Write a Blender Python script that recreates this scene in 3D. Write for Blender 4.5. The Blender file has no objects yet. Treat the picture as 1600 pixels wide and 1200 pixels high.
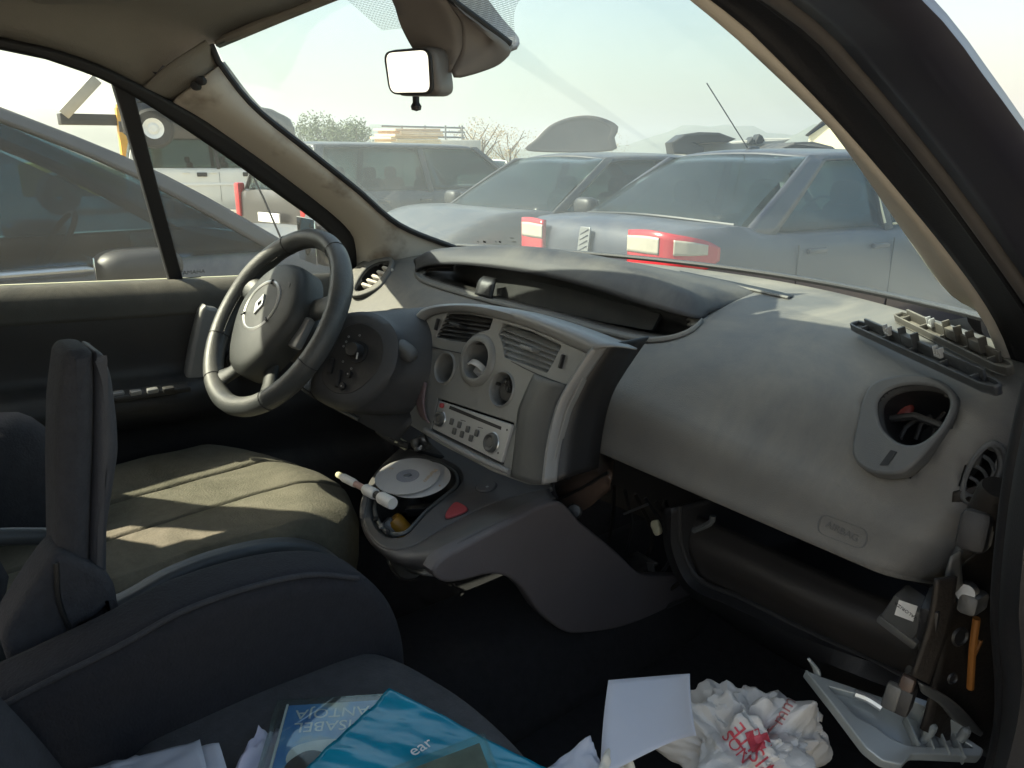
import bpy, bmesh, math, random
from mathutils import Vector, Matrix, noise
from mathutils.bvhtree import BVHTree
random.seed(7)
S = bpy.context.scene
COL = S.collection
R = math.radians

# ------------------------------------------------------------------ camera
CAM = Vector((1.03, 0.0, 1.36))
YAW, PITCH, FPX = R(51), R(16), 1209.0
_h = Vector((-math.sin(YAW), math.cos(YAW), 0)); _r = Vector((math.cos(YAW), math.sin(YAW), 0)); _z = Vector((0, 0, 1))
CF = _h * math.cos(PITCH) - _z * math.sin(PITCH)
CU = _h * math.sin(PITCH) + _z * math.cos(PITCH)
cam_d = bpy.data.cameras.new('camera'); cam = bpy.data.objects.new('camera', cam_d); COL.objects.link(cam)
cam_d.sensor_width = 36; cam_d.lens = FPX / 1600 * 36; cam_d.clip_start = 0.02; cam_d.clip_end = 20000
cam.matrix_world = Matrix(((_r.x, CU.x, -CF.x, CAM.x), (_r.y, CU.y, -CF.y, CAM.y), (_r.z, CU.z, -CF.z, CAM.z), (0, 0, 0, 1)))
S.camera = cam

# ------------------------------------------------------------------ sky, sun, exposure
SUN = Vector((-0.68, -0.92, 1.06)).normalized()        # direction towards the sun: behind and to the driver's side
w = bpy.data.worlds.new('World'); S.world = w; w.use_nodes = True
nt = w.node_tree; bg = nt.nodes['Background']
sky = nt.nodes.new('ShaderNodeTexSky'); sky.sky_type = 'NISHITA'; sky.sun_disc = False
sky.sun_elevation = math.asin(SUN.z); sky.sun_rotation = math.atan2(SUN.x, SUN.y)
sky.altitude = 50; sky.air_density = 1.6; sky.dust_density = 3.5; sky.ozone_density = 1.0
nt.links.new(sky.outputs[0], bg.inputs[0]); bg.inputs[1].default_value = 0.088
sl = bpy.data.lights.new('sun', 'SUN'); sl.energy = 5.0; sl.angle = R(0.6); sl.color = (1.0, 0.90, 0.72)
so = bpy.data.objects.new('sun', sl); COL.objects.link(so)
so.rotation_euler = SUN.to_track_quat('Z', 'Y').to_euler(); so.location = (-20, -20, 25)
S.view_settings.view_transform = 'Standard'; S.view_settings.look = 'None'
S.view_settings.exposure = 1.62; S.view_settings.gamma = 1.0
S.render.engine = 'CYCLES'
S.cycles.use_denoising = True
S.cycles.max_bounces = 8; S.cycles.diffuse_bounces = 5; S.cycles.glossy_bounces = 3
S.cycles.transparent_max_bounces = 16; S.cycles.transmission_bounces = 4; S.cycles.volume_bounces = 0
S.cycles.caustics_reflective = False; S.cycles.caustics_refractive = False
S.cycles.sample_clamp_indirect = 6.0

# ------------------------------------------------------------------ picture measurements -> points in the car
def ray(px, py):
    return CF + _r * ((px - 800) / FPX) + CU * ((600 - py) / FPX)
def P(px, py, x=None, y=None, z=None, pl=None):
    """the point seen at (px, py) of the 1600x1200 photograph that lies on a given plane of the car"""
    d = ray(px, py)
    if pl is not None:
        n, c = pl; t = (c - n.dot(CAM)) / n.dot(d)
    elif x is not None: t = (x - CAM.x) / d.x
    elif y is not None: t = (y - CAM.y) / d.y
    else: t = (z - CAM.z) / d.z
    return CAM + d * t
def plane(n, p): n = Vector(n).normalized(); return (n, n.dot(Vector(p)))

# ------------------------------------------------------------------ materials
def mat(name, col, rough=0.6, var=0.12, scale=6.0, bump=0.0, bscale=300.0, metal=0.0, spec=0.5, dust=0.0, dustcol=(0.36, 0.32, 0.25), coat=0.0, dscale=5.0):
    m = bpy.data.materials.new(name); m.use_nodes = True
    t = m.node_tree; b = t.nodes['Principled BSDF']; N = t.nodes.new; K = t.links.new
    tc = N('ShaderNodeTexCoord')
    n1 = N('ShaderNodeTexNoise'); n1.inputs['Scale'].default_value = scale; n1.inputs['Detail'].default_value = 6; n1.inputs['Roughness'].default_value = 0.65
    K(tc.outputs['Object'], n1.inputs['Vector'])
    r1 = N('ShaderNodeValToRGB'); r1.color_ramp.elements[0].position = 0.3; r1.color_ramp.elements[1].position = 0.7
    r1.color_ramp.elements[0].color = tuple(c * (1 - var) for c in col) + (1,)
    r1.color_ramp.elements[1].color = tuple(min(1, c * (1 + var)) for c in col) + (1,)
    K(n1.outputs['Fac'], r1.inputs[0]); out = r1.outputs[0]
    if dust > 0:
        n2 = N('ShaderNodeTexNoise'); n2.inputs['Scale'].default_value = dscale; n2.inputs['Distortion'].default_value = 0.8; n2.inputs['Detail'].default_value = 8; n2.inputs['Roughness'].default_value = 0.7
        K(tc.outputs['Object'], n2.inputs['Vector'])
        g = N('ShaderNodeNewGeometry'); sp = N('ShaderNodeSeparateXYZ'); K(g.outputs['Normal'], sp.inputs[0])
        mr = N('ShaderNodeMapRange'); mr.inputs['From Min'].default_value = 0.1; mr.inputs['From Max'].default_value = 0.75; mr.inputs['To Min'].default_value = 0.10; mr.inputs['To Max'].default_value = 1.0
        K(sp.outputs['Z'], mr.inputs[0])
        m1 = N('ShaderNodeMath'); m1.operation = 'MULTIPLY'; nr = N('ShaderNodeMapRange'); nr.inputs['From Min'].default_value = 0.36; nr.inputs['From Max'].default_value = 0.66; K(n2.outputs['Fac'], nr.inputs[0]); K(nr.outputs[0], m1.inputs[0]); K(mr.outputs[0], m1.inputs[1])
        m2 = N('ShaderNodeMath'); m2.operation = 'MULTIPLY'; m2.use_clamp = True; K(m1.outputs[0], m2.inputs[0]); m2.inputs[1].default_value = dust * 2
        mx = N('ShaderNodeMix'); mx.data_type = 'RGBA'; K(m2.outputs[0], mx.inputs['Factor']); K(out, mx.inputs['A']); mx.inputs['B'].default_value = dustcol + (1,)
        out = mx.outputs['Result']
        ra = N('ShaderNodeMapRange'); ra.inputs['To Min'].default_value = rough; ra.inputs['To Max'].default_value = min(1, rough + 0.3)
        K(m2.outputs[0], ra.inputs[0]); K(ra.outputs[0], b.inputs['Roughness'])
    else:
        b.inputs['Roughness'].default_value = rough
    K(out, b.inputs['Base Color'])
    b.inputs['Metallic'].default_value = metal; b.inputs['Specular IOR Level'].default_value = spec
    if coat: b.inputs['Coat Weight'].default_value = coat; b.inputs['Coat Roughness'].default_value = 0.15
    if bump > 0:
        n3 = N('ShaderNodeTexNoise'); n3.inputs['Scale'].default_value = bscale; n3.inputs['Detail'].default_value = 3
        K(tc.outputs['Object'], n3.inputs['Vector'])
        bp = N('ShaderNodeBump'); bp.inputs['Strength'].default_value = bump; bp.inputs['Distance'].default_value = 0.002
        K(n3.outputs['Fac'], bp.inputs['Height']); K(bp.outputs[0], b.inputs['Normal'])
    return m

def glass_mat(name, dust=0.3, tint=(0.93, 0.97, 0.95), dustcol=(0.85, 0.86, 0.82), scale=3.0, gloss=0.06, streak=False):
    """clear pane carrying a film of dust: the film scatters daylight, the rest lets the view through"""
    m = bpy.data.materials.new(name); m.use_nodes = True
    t = m.node_tree; N = t.nodes.new; K = t.links.new
    for n in list(t.nodes):
        if n.type != 'OUTPUT_MATERIAL': t.nodes.remove(n)
    o = [n for n in t.nodes if n.type == 'OUTPUT_MATERIAL'][0]
    tr = N('ShaderNodeBsdfTransparent'); tr.inputs[0].default_value = tint + (1,)
    df = N('ShaderNodeBsdfDiffuse'); df.inputs[0].default_value = dustcol + (1,)
    tl = N('ShaderNodeBsdfTranslucent'); tl.inputs[0].default_value = dustcol + (1,)
    ms = N('ShaderNodeMixShader'); ms.inputs[0].default_value = 0.85; K(df.outputs[0], ms.inputs[1]); K(tl.outputs[0], ms.inputs[2])
    tc = N('ShaderNodeTexCoord'); n1 = N('ShaderNodeTexNoise'); n1.inputs['Scale'].default_value = scale; n1.inputs['Detail'].default_value = 8; n1.inputs['Roughness'].default_value = 0.62
    K(tc.outputs['Object'], n1.inputs['Vector'])
    mr = N('ShaderNodeMapRange'); mr.inputs['From Min'].default_value = 0.3; mr.inputs['From Max'].default_value = 0.75
    mr.inputs['To Min'].default_value = dust * 0.8; mr.inputs['To Max'].default_value = dust * 1.25; K(n1.outputs['Fac'], mr.inputs[0])
    fac = mr.outputs[0]
    if streak:      # dried specks and smears
        n2 = N('ShaderNodeTexNoise'); n2.inputs['Scale'].default_value = 28; n2.inputs['Detail'].default_value = 9
        mp = N('ShaderNodeMapping'); mp.inputs['Scale'].default_value = (1, 1, 0.4); K(tc.outputs['Object'], mp.inputs[0]); K(mp.outputs[0], n2.inputs['Vector'])
        m3 = N('ShaderNodeMapRange'); m3.inputs['From Min'].default_value = 0.6; m3.inputs['From Max'].default_value = 0.85; m3.inputs['To Max'].default_value = 0.07; K(n2.outputs['Fac'], m3.inputs[0])
        ad = N('ShaderNodeMath'); ad.operation = 'ADD'; K(fac, ad.inputs[0]); K(m3.outputs[0], ad.inputs[1]); fac = ad.outputs[0]
    m1 = N('ShaderNodeMixShader'); K(fac, m1.inputs[0]); K(tr.outputs[0], m1.inputs[1]); K(ms.outputs[0], m1.inputs[2])
    gl = N('ShaderNodeBsdfGlossy'); gl.inputs['Roughness'].default_value = 0.03
    fr = N('ShaderNodeFresnel'); fr.inputs[0].default_value = 1.3
    mf = N('ShaderNodeMath'); mf.operation = 'MULTIPLY'; K(fr.outputs[0], mf.inputs[0]); mf.inputs[1].default_value = gloss / 0.06 * 0.25; mf.use_clamp = True
    m2 = N('ShaderNodeMixShader'); K(mf.outputs[0], m2.inputs[0]); K(m1.outputs[0], m2.inputs[1]); K(gl.outputs[0], m2.inputs[2])
    K(m2.outputs[0], o.inputs[0])
    return m

M = {}
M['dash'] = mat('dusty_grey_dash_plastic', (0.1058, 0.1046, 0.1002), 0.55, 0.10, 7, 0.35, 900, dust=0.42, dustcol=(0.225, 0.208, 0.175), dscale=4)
M['dash_low'] = mat('grey_lower_dash_plastic', (0.0814, 0.0834, 0.0846), 0.5, 0.10, 6, 0.3, 900, dust=0.25, dustcol=(0.165, 0.155, 0.13), dscale=4)
M['dark'] = mat('dark_plastic', (0.0163, 0.0163, 0.0177), 0.5, 0.15, 9, 0.3, 700, dust=0.08)
M['black'] = mat('black_plastic', (0.012, 0.012, 0.013), 0.5, 0.15, 9, 0.15, 500)
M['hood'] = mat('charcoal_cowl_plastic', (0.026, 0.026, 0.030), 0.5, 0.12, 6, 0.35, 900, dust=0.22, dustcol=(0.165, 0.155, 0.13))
M['screen'] = mat('smoked_display_plastic', (0.014, 0.015, 0.016), 0.6, 0.08, 3, spec=0.2, dust=0.05)
M['silver'] = mat('satin_grey_stack_plastic', (0.2424, 0.2424, 0.2401), 0.38, 0.08, 5, 0.12, 900, metal=0.15, dust=0.28, dustcol=(0.20, 0.185, 0.155))
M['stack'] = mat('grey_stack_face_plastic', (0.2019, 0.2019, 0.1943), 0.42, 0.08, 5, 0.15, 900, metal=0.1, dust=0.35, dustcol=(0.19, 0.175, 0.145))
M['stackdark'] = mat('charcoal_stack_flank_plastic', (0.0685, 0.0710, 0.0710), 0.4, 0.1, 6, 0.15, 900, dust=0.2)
M['chrome'] = mat('brushed_silver_plastic', (0.55, 0.55, 0.54), 0.3, 0.05, 8, metal=0.7)
M['radio'] = mat('silver_radio_face', (0.42, 0.42, 0.41), 0.4, 0.05, 8, metal=0.35)
M['console'] = mat('mauve_grey_console_plastic', (0.0895, 0.0846, 0.0859), 0.42, 0.08, 6, 0.2, 900, dust=0.22, dustcol=(0.165, 0.155, 0.13))
M['beige'] = mat('beige_trim', (0.50, 0.46, 0.40), 0.8, 0.07, 8, 0.2, 500, dust=0.1)
M['liner'] = mat('beige_headliner_felt', (0.25, 0.235, 0.21), 0.95, 0.08, 5, 0.6, 500)
M['rubber'] = mat('black_rubber', (0.009, 0.009, 0.011), 0.55, 0.15, 12, 0.2, 400)
M['bodydark'] = mat('navy_black_body_paint', (0.018, 0.018, 0.028), 0.35, 0.1, 4, coat=0.3, dust=0.1)
M['pillar_ridge'] = mat('dusty_grey_door_seal', (0.06, 0.055, 0.055), 0.5, 0.1, 8, dust=0.3)
M['fabric'] = mat('charcoal_seat_fabric', (0.0468, 0.0468, 0.0527), 0.95, 0.15, 60, 0.8, 260)
M['fabric2'] = mat('dark_seat_fabric', (0.0226, 0.0226, 0.0274), 0.95, 0.15, 60, 0.8, 260)
M['cushion'] = mat('mid_charcoal_seat_fabric', (0.075, 0.073, 0.074), 0.95, 0.15, 60, 0.8, 260)
M['olive'] = mat('olive_grey_velour', (0.080, 0.075, 0.052), 0.95, 0.14, 60, 0.7, 260, dust=0.12)
M['shield'] = mat('slate_seat_shield_plastic', (0.0620, 0.0682, 0.0713), 0.4, 0.1, 6, 0.2, 600)
M['carpet'] = mat('black_carpet', (0.014, 0.014, 0.016), 1.0, 0.3, 60, 1.0, 900)
M['leather'] = mat('worn_black_leather', (0.052, 0.056, 0.058), 0.42, 0.2, 14, 0.35, 350, dust=0.12)
M['hub'] = mat('grey_airbag_cover', (0.0341, 0.0360, 0.0347), 0.5, 0.08, 8, 0.3, 900)
M['white'] = mat('white_plastic', (0.72, 0.71, 0.68), 0.4, 0.04, 10)
M['disc'] = mat('white_disc_lacquer', (0.55, 0.53, 0.51), 0.35, 0.04, 12)
M['paper'] = mat('white_paper', (0.52, 0.53, 0.58), 0.85, 0.04, 5)
M['ink'] = mat('dark_ink', (0.03, 0.03, 0.03), 0.8)
M['tan'] = mat('faded_tan_ink', (0.55, 0.42, 0.28), 0.8)
M['orange'] = mat('orange_plastic', (0.55, 0.27, 0.03), 0.4)
M['red'] = mat('red_lamp_plastic', (0.33, 0.018, 0.025), 0.25, 0.06, 10)
M['redbtn'] = mat('faded_red_button', (0.36, 0.055, 0.06), 0.4, 0.08, 20)
M['rust'] = mat('rusty_bare_metal', (0.020, 0.016, 0.013), 0.6, 0.35, 25, 0.4, 200, metal=0.3)
M['metal'] = mat('dull_steel', (0.22, 0.22, 0.22), 0.4, 0.15, 20, metal=0.8)
M['brownpl'] = mat('brown_duct_plastic', (0.085, 0.058, 0.046), 0.45, 0.2, 10)
M['green'] = mat('green_connector', (0.42, 0.60, 0.26), 0.5)
M['cream'] = mat('cream_connector', (0.55, 0.52, 0.36), 0.5)
M['wire_o'] = mat('orange_wire_sleeve', (0.35, 0.14, 0.03), 0.5)
M['teal'] = mat('teal_plastic_sleeve', (0.0, 0.24, 0.36), 0.25, 0.2, 7, 0.5, 18, coat=0.4)
M['bag'] = mat('white_carrier_bag_film', (0.55, 0.53, 0.50), 0.4, 0.06, 12, 1.0, 38)
M['redprint'] = mat('red_bag_print', (0.55, 0.07, 0.09), 0.5, 0.25, 40)
M['silvertrim'] = mat('pale_silver_trim', (0.34, 0.37, 0.37), 0.3, 0.08, 10, metal=0.3)
M['mirror'] = mat('mirror_glass', (0.85, 0.88, 0.86), 0.04, 0.03, 4, metal=1.0)
M['mauve'] = mat('taupe_mirror_housing', (0.150, 0.138, 0.132), 0.45, 0.06, 8)
M['clip'] = mat('white_clip_plastic', (0.36, 0.36, 0.35), 0.5)
M['stripd'] = mat('slate_trim_strip', (0.035, 0.038, 0.042), 0.5, 0.1, 10, dust=0.12)
M['strips'] = mat('taupe_trim_strip', (0.06, 0.055, 0.047), 0.55, 0.1, 10, dust=0.25)
M['windshield'] = glass_mat('dusty_windshield_glass', 0.135, tint=(0.76, 0.88, 0.88), dustcol=(0.66, 0.76, 0.74), scale=2.2, gloss=0.012)
M['sideglass'] = glass_mat('side_window_glass', 0.012, scale=4, streak=False)
M['cargl'] = glass_mat('tinted_car_glass', 0.07, tint=(0.40, 0.48, 0.48), dustcol=(0.52, 0.54, 0.52), gloss=0.10)
M['bluegl'] = glass_mat('blue_tinted_car_glass', 0.05, tint=(0.24, 0.38, 0.45), dustcol=(0.30, 0.44, 0.50), gloss=0.10)
M['clear'] = glass_mat('clear_case_plastic', 0.03, dustcol=(0.8, 0.8, 0.8), gloss=0.04)

# ------------------------------------------------------------------ mesh helpers
W = {}          # build-space origin of every object
def mesh(name, vs, fs, m, parent=None, smooth=40, solid=0.0, offs=0.0, mods=None, ctr=None):
    vs = [Vector(v) for v in vs]
    lo = Vector((min(v.x for v in vs), min(v.y for v in vs), min(v.z for v in vs)))
    hi = Vector((max(v.x for v in vs), max(v.y for v in vs), max(v.z for v in vs)))
    c = Vector(ctr) if ctr is not None else Vector(((lo.x + hi.x) / 2, (lo.y + hi.y) / 2, lo.z))
    me = bpy.data.meshes.new(name); me.from_pydata([v - c for v in vs], [], fs); me.update()
    bm = bmesh.new(); bm.from_mesh(me); bmesh.ops.recalc_face_normals(bm, faces=bm.faces); bm.to_mesh(me); bm.free()
    if smooth:
        for p in me.polygons: p.use_smooth = True
        me.set_sharp_from_angle(angle=R(smooth))
    me.materials.append(m if not isinstance(m, str) else M[m])
    o = bpy.data.objects.new(name, me); COL.objects.link(o)
    if parent is not None:
        o.parent = parent; o.location = c - W[parent.name]
    else: o.location = c
    W[o.name] = c
    if solid:
        s = o.modifiers.new('thickness', 'SOLIDIFY'); s.thickness = solid; s.offset = offs
    return o
def empty(name, loc, label=None, cat=None, group=None, base=None, rz=0):
    o = bpy.data.objects.new(name, None); COL.objects.link(o); o.empty_display_size = 0.1
    o.location = loc; o.rotation_euler = (0, 0, rz); W[o.name] = Vector(base if base is not None else loc)
    if label: tag(o, label, cat, group)
    return o
def tag(o, label=None, cat=None, group=None, kind=None):
    if label: o['label'] = label
    if cat: o['category'] = cat
    if group: o['group'] = group
    if kind: o['kind'] = kind
    return o

def catmull(p0, p1, p2, p3, t):
    return 0.5 * ((2 * p1) + (p2 - p0) * t + (2 * p0 - 5 * p1 + 4 * p2 - p3) * t * t + (3 * p1 - p0 - 3 * p2 + p3) * t * t * t)
def spline(pts, n, closed=False):
    """n points evenly spaced along a smooth curve through pts"""
    pts = [Vector(p) for p in pts]; k = len(pts); dense = []
    if k == 2: return [pts[0].lerp(pts[1], i / (n - 1)) for i in range(n)]
    segs = k if closed else k - 1
    for i in range(segs):
        if closed: a, b, c, d = pts[(i - 1) % k], pts[i], pts[(i + 1) % k], pts[(i + 2) % k]
        else:
            b, c = pts[i], pts[i + 1]
            a = pts[i - 1] if i else b * 2 - c
            d = pts[i + 2] if i + 2 < k else c * 2 - b
        for j in range(12): dense.append(catmull(a, b, c, d, j / 12))
    dense.append(pts[0] if closed else pts[-1])
    L = [0.0]
    for i in range(1, len(dense)): L.append(L[-1] + (dense[i] - dense[i - 1]).length)
    out = []; j = 0; m = n if closed else n - 1
    for i in range(n):
        s = L[-1] * i / m
        while j < len(L) - 2 and L[j + 1] < s: j += 1
        d = L[j + 1] - L[j]; out.append(dense[j].lerp(dense[j + 1], (s - L[j]) / d if d > 1e-9 else 0))
    return out
def grid_faces(nr, nc, closed=False):
    f = []
    for i in range(nr - 1):
        for j in range(nc if closed else nc - 1):
            k = (j + 1) % nc
            f.append((i * nc + j, i * nc + k, (i + 1) * nc + k, (i + 1) * nc + j))
    return f
def loft(rows, nc=24, nr=None, closed=False, linear=False, fn=None):
    rs = [spline(r, nc, closed) for r in rows]
    if nr is None: nr = (len(rs) - 1) * 5 + 1
    cols = []
    for j in range(nc):
        c = [r[j] for r in rs]
        if linear or len(c) == 2:
            q = []
            for i in range(nr):
                t = i / (nr - 1) * (len(c) - 1); a = min(int(t), len(c) - 2); q.append(c[a].lerp(c[a + 1], t - a))
            cols.append(q)
        else: cols.append(spline(c, nr))
    vs = [cols[j][i] for i in range(nr) for j in range(nc)]
    if fn: vs = [fn(v) for v in vs]
    return vs, grid_faces(nr, nc, closed)
def join(*parts):
    vs, fs = [], []
    for v, f in parts:
        o = len(vs); vs += list(v); fs += [tuple(i + o for i in q) for q in f]
    return vs, fs
def frame_of(d):
    d = Vector(d).normalized(); a = Vector((0, 0, 1)) if abs(d.z) < 0.9 else Vector((1, 0, 0))
    e1 = d.cross(a).normalized(); return e1, d.cross(e1).normalized(), d
def tube(pts, r, seg=10, n=None, closed=False, caps=True, flat=1.0):
    """round tube along a smooth curve; r may be a list"""
    pts = spline(pts, n, closed) if n else [Vector(p) for p in pts]
    k = len(pts); vs = []; prev = None
    for i, p in enumerate(pts):
        if closed: d = pts[(i + 1) % k] - pts[i - 1]
        else: d = pts[min(i + 1, k - 1)] - pts[max(i - 1, 0)]
        d.normalize()
        if prev is None: e1, e2, _ = frame_of(d)
        else:
            e1 = (prev - d * prev.dot(d)).normalized(); e2 = d.cross(e1)
        prev = e1; rr = r[min(i * len(r) // k, len(r) - 1)] if isinstance(r, (list, tuple)) else r
        for j in range(seg):
            a = 2 * math.pi * j / seg; vs.append(p + e1 * (math.cos(a) * rr) + e2 * (math.sin(a) * rr * flat))
    fs = []
    for i in range(k if closed else k - 1):
        for j in range(seg):
            i2 = (i + 1) % k; fs.append((i * seg + j, i * seg + (j + 1) % seg, i2 * seg + (j + 1) % seg, i2 * seg + j))
    if caps and not closed: fs += [tuple(range(seg))[::-1], tuple(range((k - 1) * seg, k * seg))]
    return vs, fs
def box(c, s, ex=(1, 0, 0), ey=(0, 1, 0), bev=0.0):
    """box with chamfered edges"""
    c = Vector(c); ex = Vector(ex).normalized(); ey = Vector(ey); ey = (ey - ex * ey.dot(ex)).normalized(); ez = ex.cross(ey)
    bm = bmesh.new(); bmesh.ops.create_cube(bm, size=1)
    for v in bm.verts: v.co = Vector((v.co.x * s[0], v.co.y * s[1], v.co.z * s[2]))
    b = bev if bev else min(s) * 0.08
    bmesh.ops.bevel(bm, geom=list(bm.edges), offset=b, segments=2, affect='EDGES', profile=0.5)
    vs = [c + ex * v.co.x + ey * v.co.y + ez * v.co.z for v in bm.verts]
    bm.verts.index_update(); fs = [tuple(v.index for v in f.verts) for f in bm.faces]; bm.free(); return vs, fs
def lathe(prof, c, ax, seg=32, a0=0, a1=2 * math.pi, sx=1.0, up=None):
    """prof = [(r, h)] turned about axis ax at c"""
    c = Vector(c); e1, e2, d = frame_of(ax)
    if up is not None:
        up = Vector(up); e2 = (up - d * up.dot(d)).normalized(); e1 = e2.cross(d)
    full = abs(a1 - a0 - 2 * math.pi) < 1e-6; n = seg if full else seg + 1; vs = []
    for r, h in prof:
        for j in range(n):
            a = a0 + (a1 - a0) * j / seg; vs.append(c + e1 * (math.cos(a) * r * sx) + e2 * (math.sin(a) * r) + d * h)
    return vs, grid_faces(len(prof), n, full)
class Fr:
    """flat frame: origin o, axes ex, ey; normal ez"""
    def __init__(s, o, ex, ey):
        s.o = Vector(o); s.ex = Vector(ex).normalized(); ey = Vector(ey); s.ey = (ey - s.ex * ey.dot(s.ex)).normalized(); s.ez = s.ex.cross(s.ey)
    def w(s, u, v, h=0): return s.o + s.ex * u + s.ey * v + s.ez * h
    def uv(s, p): d = Vector(p) - s.o; return (d.dot(s.ex), d.dot(s.ey))
    def px(s, x, y, h=0):
        p = P(x, y, pl=(s.ez, s.ez.dot(s.o + s.ez * h))); return s.uv(p)
def plate(fr, outline, holes=(), thick=0.004, bev=0.0, h=0.0, bres=2):
    """flat panel with real cut-outs: outlines are 2D in frame fr; the front face is at height h"""
    cu = bpy.data.curves.new('tmp', 'CURVE'); cu.dimensions = '2D'; cu.fill_mode = 'BOTH'
    cu.extrude = max(thick / 2 - bev, 0.0001); cu.bevel_depth = bev; cu.bevel_resolution = bres; cu.offset = -bev if bev else 0
    for pl in [outline] + list(holes):
        s = cu.splines.new('POLY'); s.points.add(len(pl) - 1); s.use_cyclic_u = True
        for q, p in zip(s.points, pl): q.co = (p[0], p[1], 0, 1)
    ob = bpy.data.objects.new('tmp', cu); COL.objects.link(ob)
    dg = bpy.context.evaluated_depsgraph_get(); me = bpy.data.meshes.new_from_object(ob.evaluated_get(dg))
    vs = [fr.w(v.co.x, v.co.y, v.co.z + h - thick / 2) for v in me.vertices]; fs = [tuple(p.vertices) for p in me.polygons]
    bpy.data.objects.remove(ob); bpy.data.curves.remove(cu); bpy.data.meshes.remove(me)
    return vs, fs
def text(fr, s, u, v, size, ang=0, h=0.0, thick=0.0003, align='CENTER', sub=0):
    cu = bpy.data.curves.new('tmp', 'FONT'); cu.body = s; cu.size = size; cu.align_x = align; cu.align_y = 'CENTER'; cu.extrude = thick; cu.resolution_u = 3
    ob = bpy.data.objects.new('tmp', cu); COL.objects.link(ob)
    dg = bpy.context.evaluated_depsgraph_get(); me = bpy.data.meshes.new_from_object(ob.evaluated_get(dg))
    if sub:
        bm = bmesh.new(); bm.from_mesh(me); bmesh.ops.triangulate(bm, faces=bm.faces)
        bmesh.ops.subdivide_edges(bm, edges=bm.edges, cuts=sub, use_grid_fill=True); bm.to_mesh(me); bm.free()
    c, sn = math.cos(ang), math.sin(ang)
    vs = [fr.w(u + p.co.x * c - p.co.y * sn, v + p.co.x * sn + p.co.y * c, p.co.z + h) for p in me.vertices]; fs = [tuple(p.vertices) for p in me.polygons]
    bpy.data.objects.remove(ob); bpy.data.curves.remove(cu); bpy.data.meshes.remove(me)
    return vs, fs
def circ(u, v, r, n=28, rx=None): return [(u + (rx or r) * math.cos(2 * math.pi * i / n), v + r * math.sin(2 * math.pi * i / n)) for i in range(n)]
def smooth2(pts, n=60): return [(p.x, p.y) for p in spline([Vector((a, b, 0)) for a, b in pts], n, True)]
def roundpoly(pts, r=0.004, k=4):
    out = []; m = len(pts)
    for i in range(m):
        a, b, c = Vector(pts[i - 1]), Vector(pts[i]), Vector(pts[(i + 1) % m])
        d1, d2 = (a - b), (c - b); q = min(r, d1.length * 0.45, d2.length * 0.45)
        p1, p2 = b + d1.normalized() * q, b + d2.normalized() * q
        for j in range(k + 1):
            t = j / k; out.append(tuple(p1 * (1 - t) ** 2 + b * 2 * t * (1 - t) + p2 * t * t))
    return out
def pillow(c, sx, sy, sz, ex=(1, 0, 0), ey=(0, 1, 0), pw=4, n=24, top=0.5, fn=None):
    """upholstered block: superellipsoid with soft edges"""
    c = Vector(c); ex = Vector(ex).normalized(); ey = Vector(ey); ey = (ey - ex * ey.dot(ex)).normalized(); ez = ex.cross(ey)
    def pw_(v, e): return math.copysign(abs(v) ** e, v)
    vs = []; nv = n // 2
    for i in range(nv + 1):
        ph = -math.pi / 2 + math.pi * i / nv
        for j in range(n):
            th = 2 * math.pi * j / n
            e1, e2 = 2 / pw, 2 / pw
            q = Vector((pw_(math.cos(ph), top) * pw_(math.cos(th), e2) * sx / 2, pw_(math.cos(ph), top) * pw_(math.sin(th), e2) * sy / 2, pw_(math.sin(ph), e1 * 1.4) * sz / 2))
            if fn: q = fn(q)
            vs.append(c + ex * q.x + ey * q.y + ez * q.z)
    return vs, grid_faces(nv + 1, n, True)

# =================================================================== the car around the camera
V = Vector
SPL = plane((1, 0, -0.38), (-0.78, 0, 1.1))              # leaning plane of the driver's side windows
WEL = plane((1, 0, -0.14), (-0.64, 0, 1.14))             # left edge of the windshield
body = empty('passenger_car', (0, 0, 0.25), 'beige lined passenger car cabin with a dusty windshield, seen through its open right door', 'car')
def loftm(name, rows, m, parent, nc=24, nr=None, solid=0.0, offs=0.0, linear=False, fn=None, smooth=50):
    v, f = loft(rows, nc, nr, linear=linear, fn=fn); return mesh(name, v, f, m, parent, smooth, solid, offs)

# ---- windshield
def wsY(x): return 1.375 - 0.60 * x * x
_we = spline([P(716, 386, pl=WEL), P(628, 350, pl=WEL), P(560, 293, pl=WEL), P(480, 229, pl=WEL), P(402, 166, pl=WEL), P(349, 99, pl=WEL), P(336, 70, pl=WEL)], 61)
def ws(u, v):      # u -1..1 across, v 0 bottom .. 1 top; the side edges follow the pillars
    k = v * 60; i = min(int(k), 59); e = _we[i].lerp(_we[i + 1], k - i)
    c = V((0, 1.375, 1.142)).lerp(V((0, 0.65, 1.625)), v) + V((0, 0.012, 0.016)) * (4 * v * (1 - v))
    return V((-e.x * u, c.y + (e.y - c.y) * u * u, c.z + (e.z - c.z) * u * u))
nu, nv = 30, 16
vs = [ws(-1 + 2 * j / (nu - 1), i / (nv - 1)) for i in range(nv) for j in range(nu)]
wshield = mesh('windshield', vs, grid_faces(nv, nu), 'windshield', body, 60)
sp = [ws(-1 + 2 * j / 40, 0.004) + V((0, -0.006, 0.004)) for j in range(41)]
mesh('windshield_seal', *tube(sp, 0.0055, 8), 'rubber', body)
for sgn in (-1,):
    mesh('windshield_seal', *tube([ws(sgn, k / 24) + V((-sgn * 0.011, -0.012, -0.002)) for k in range(25)], 0.007, 8), 'rubber', body)
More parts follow.
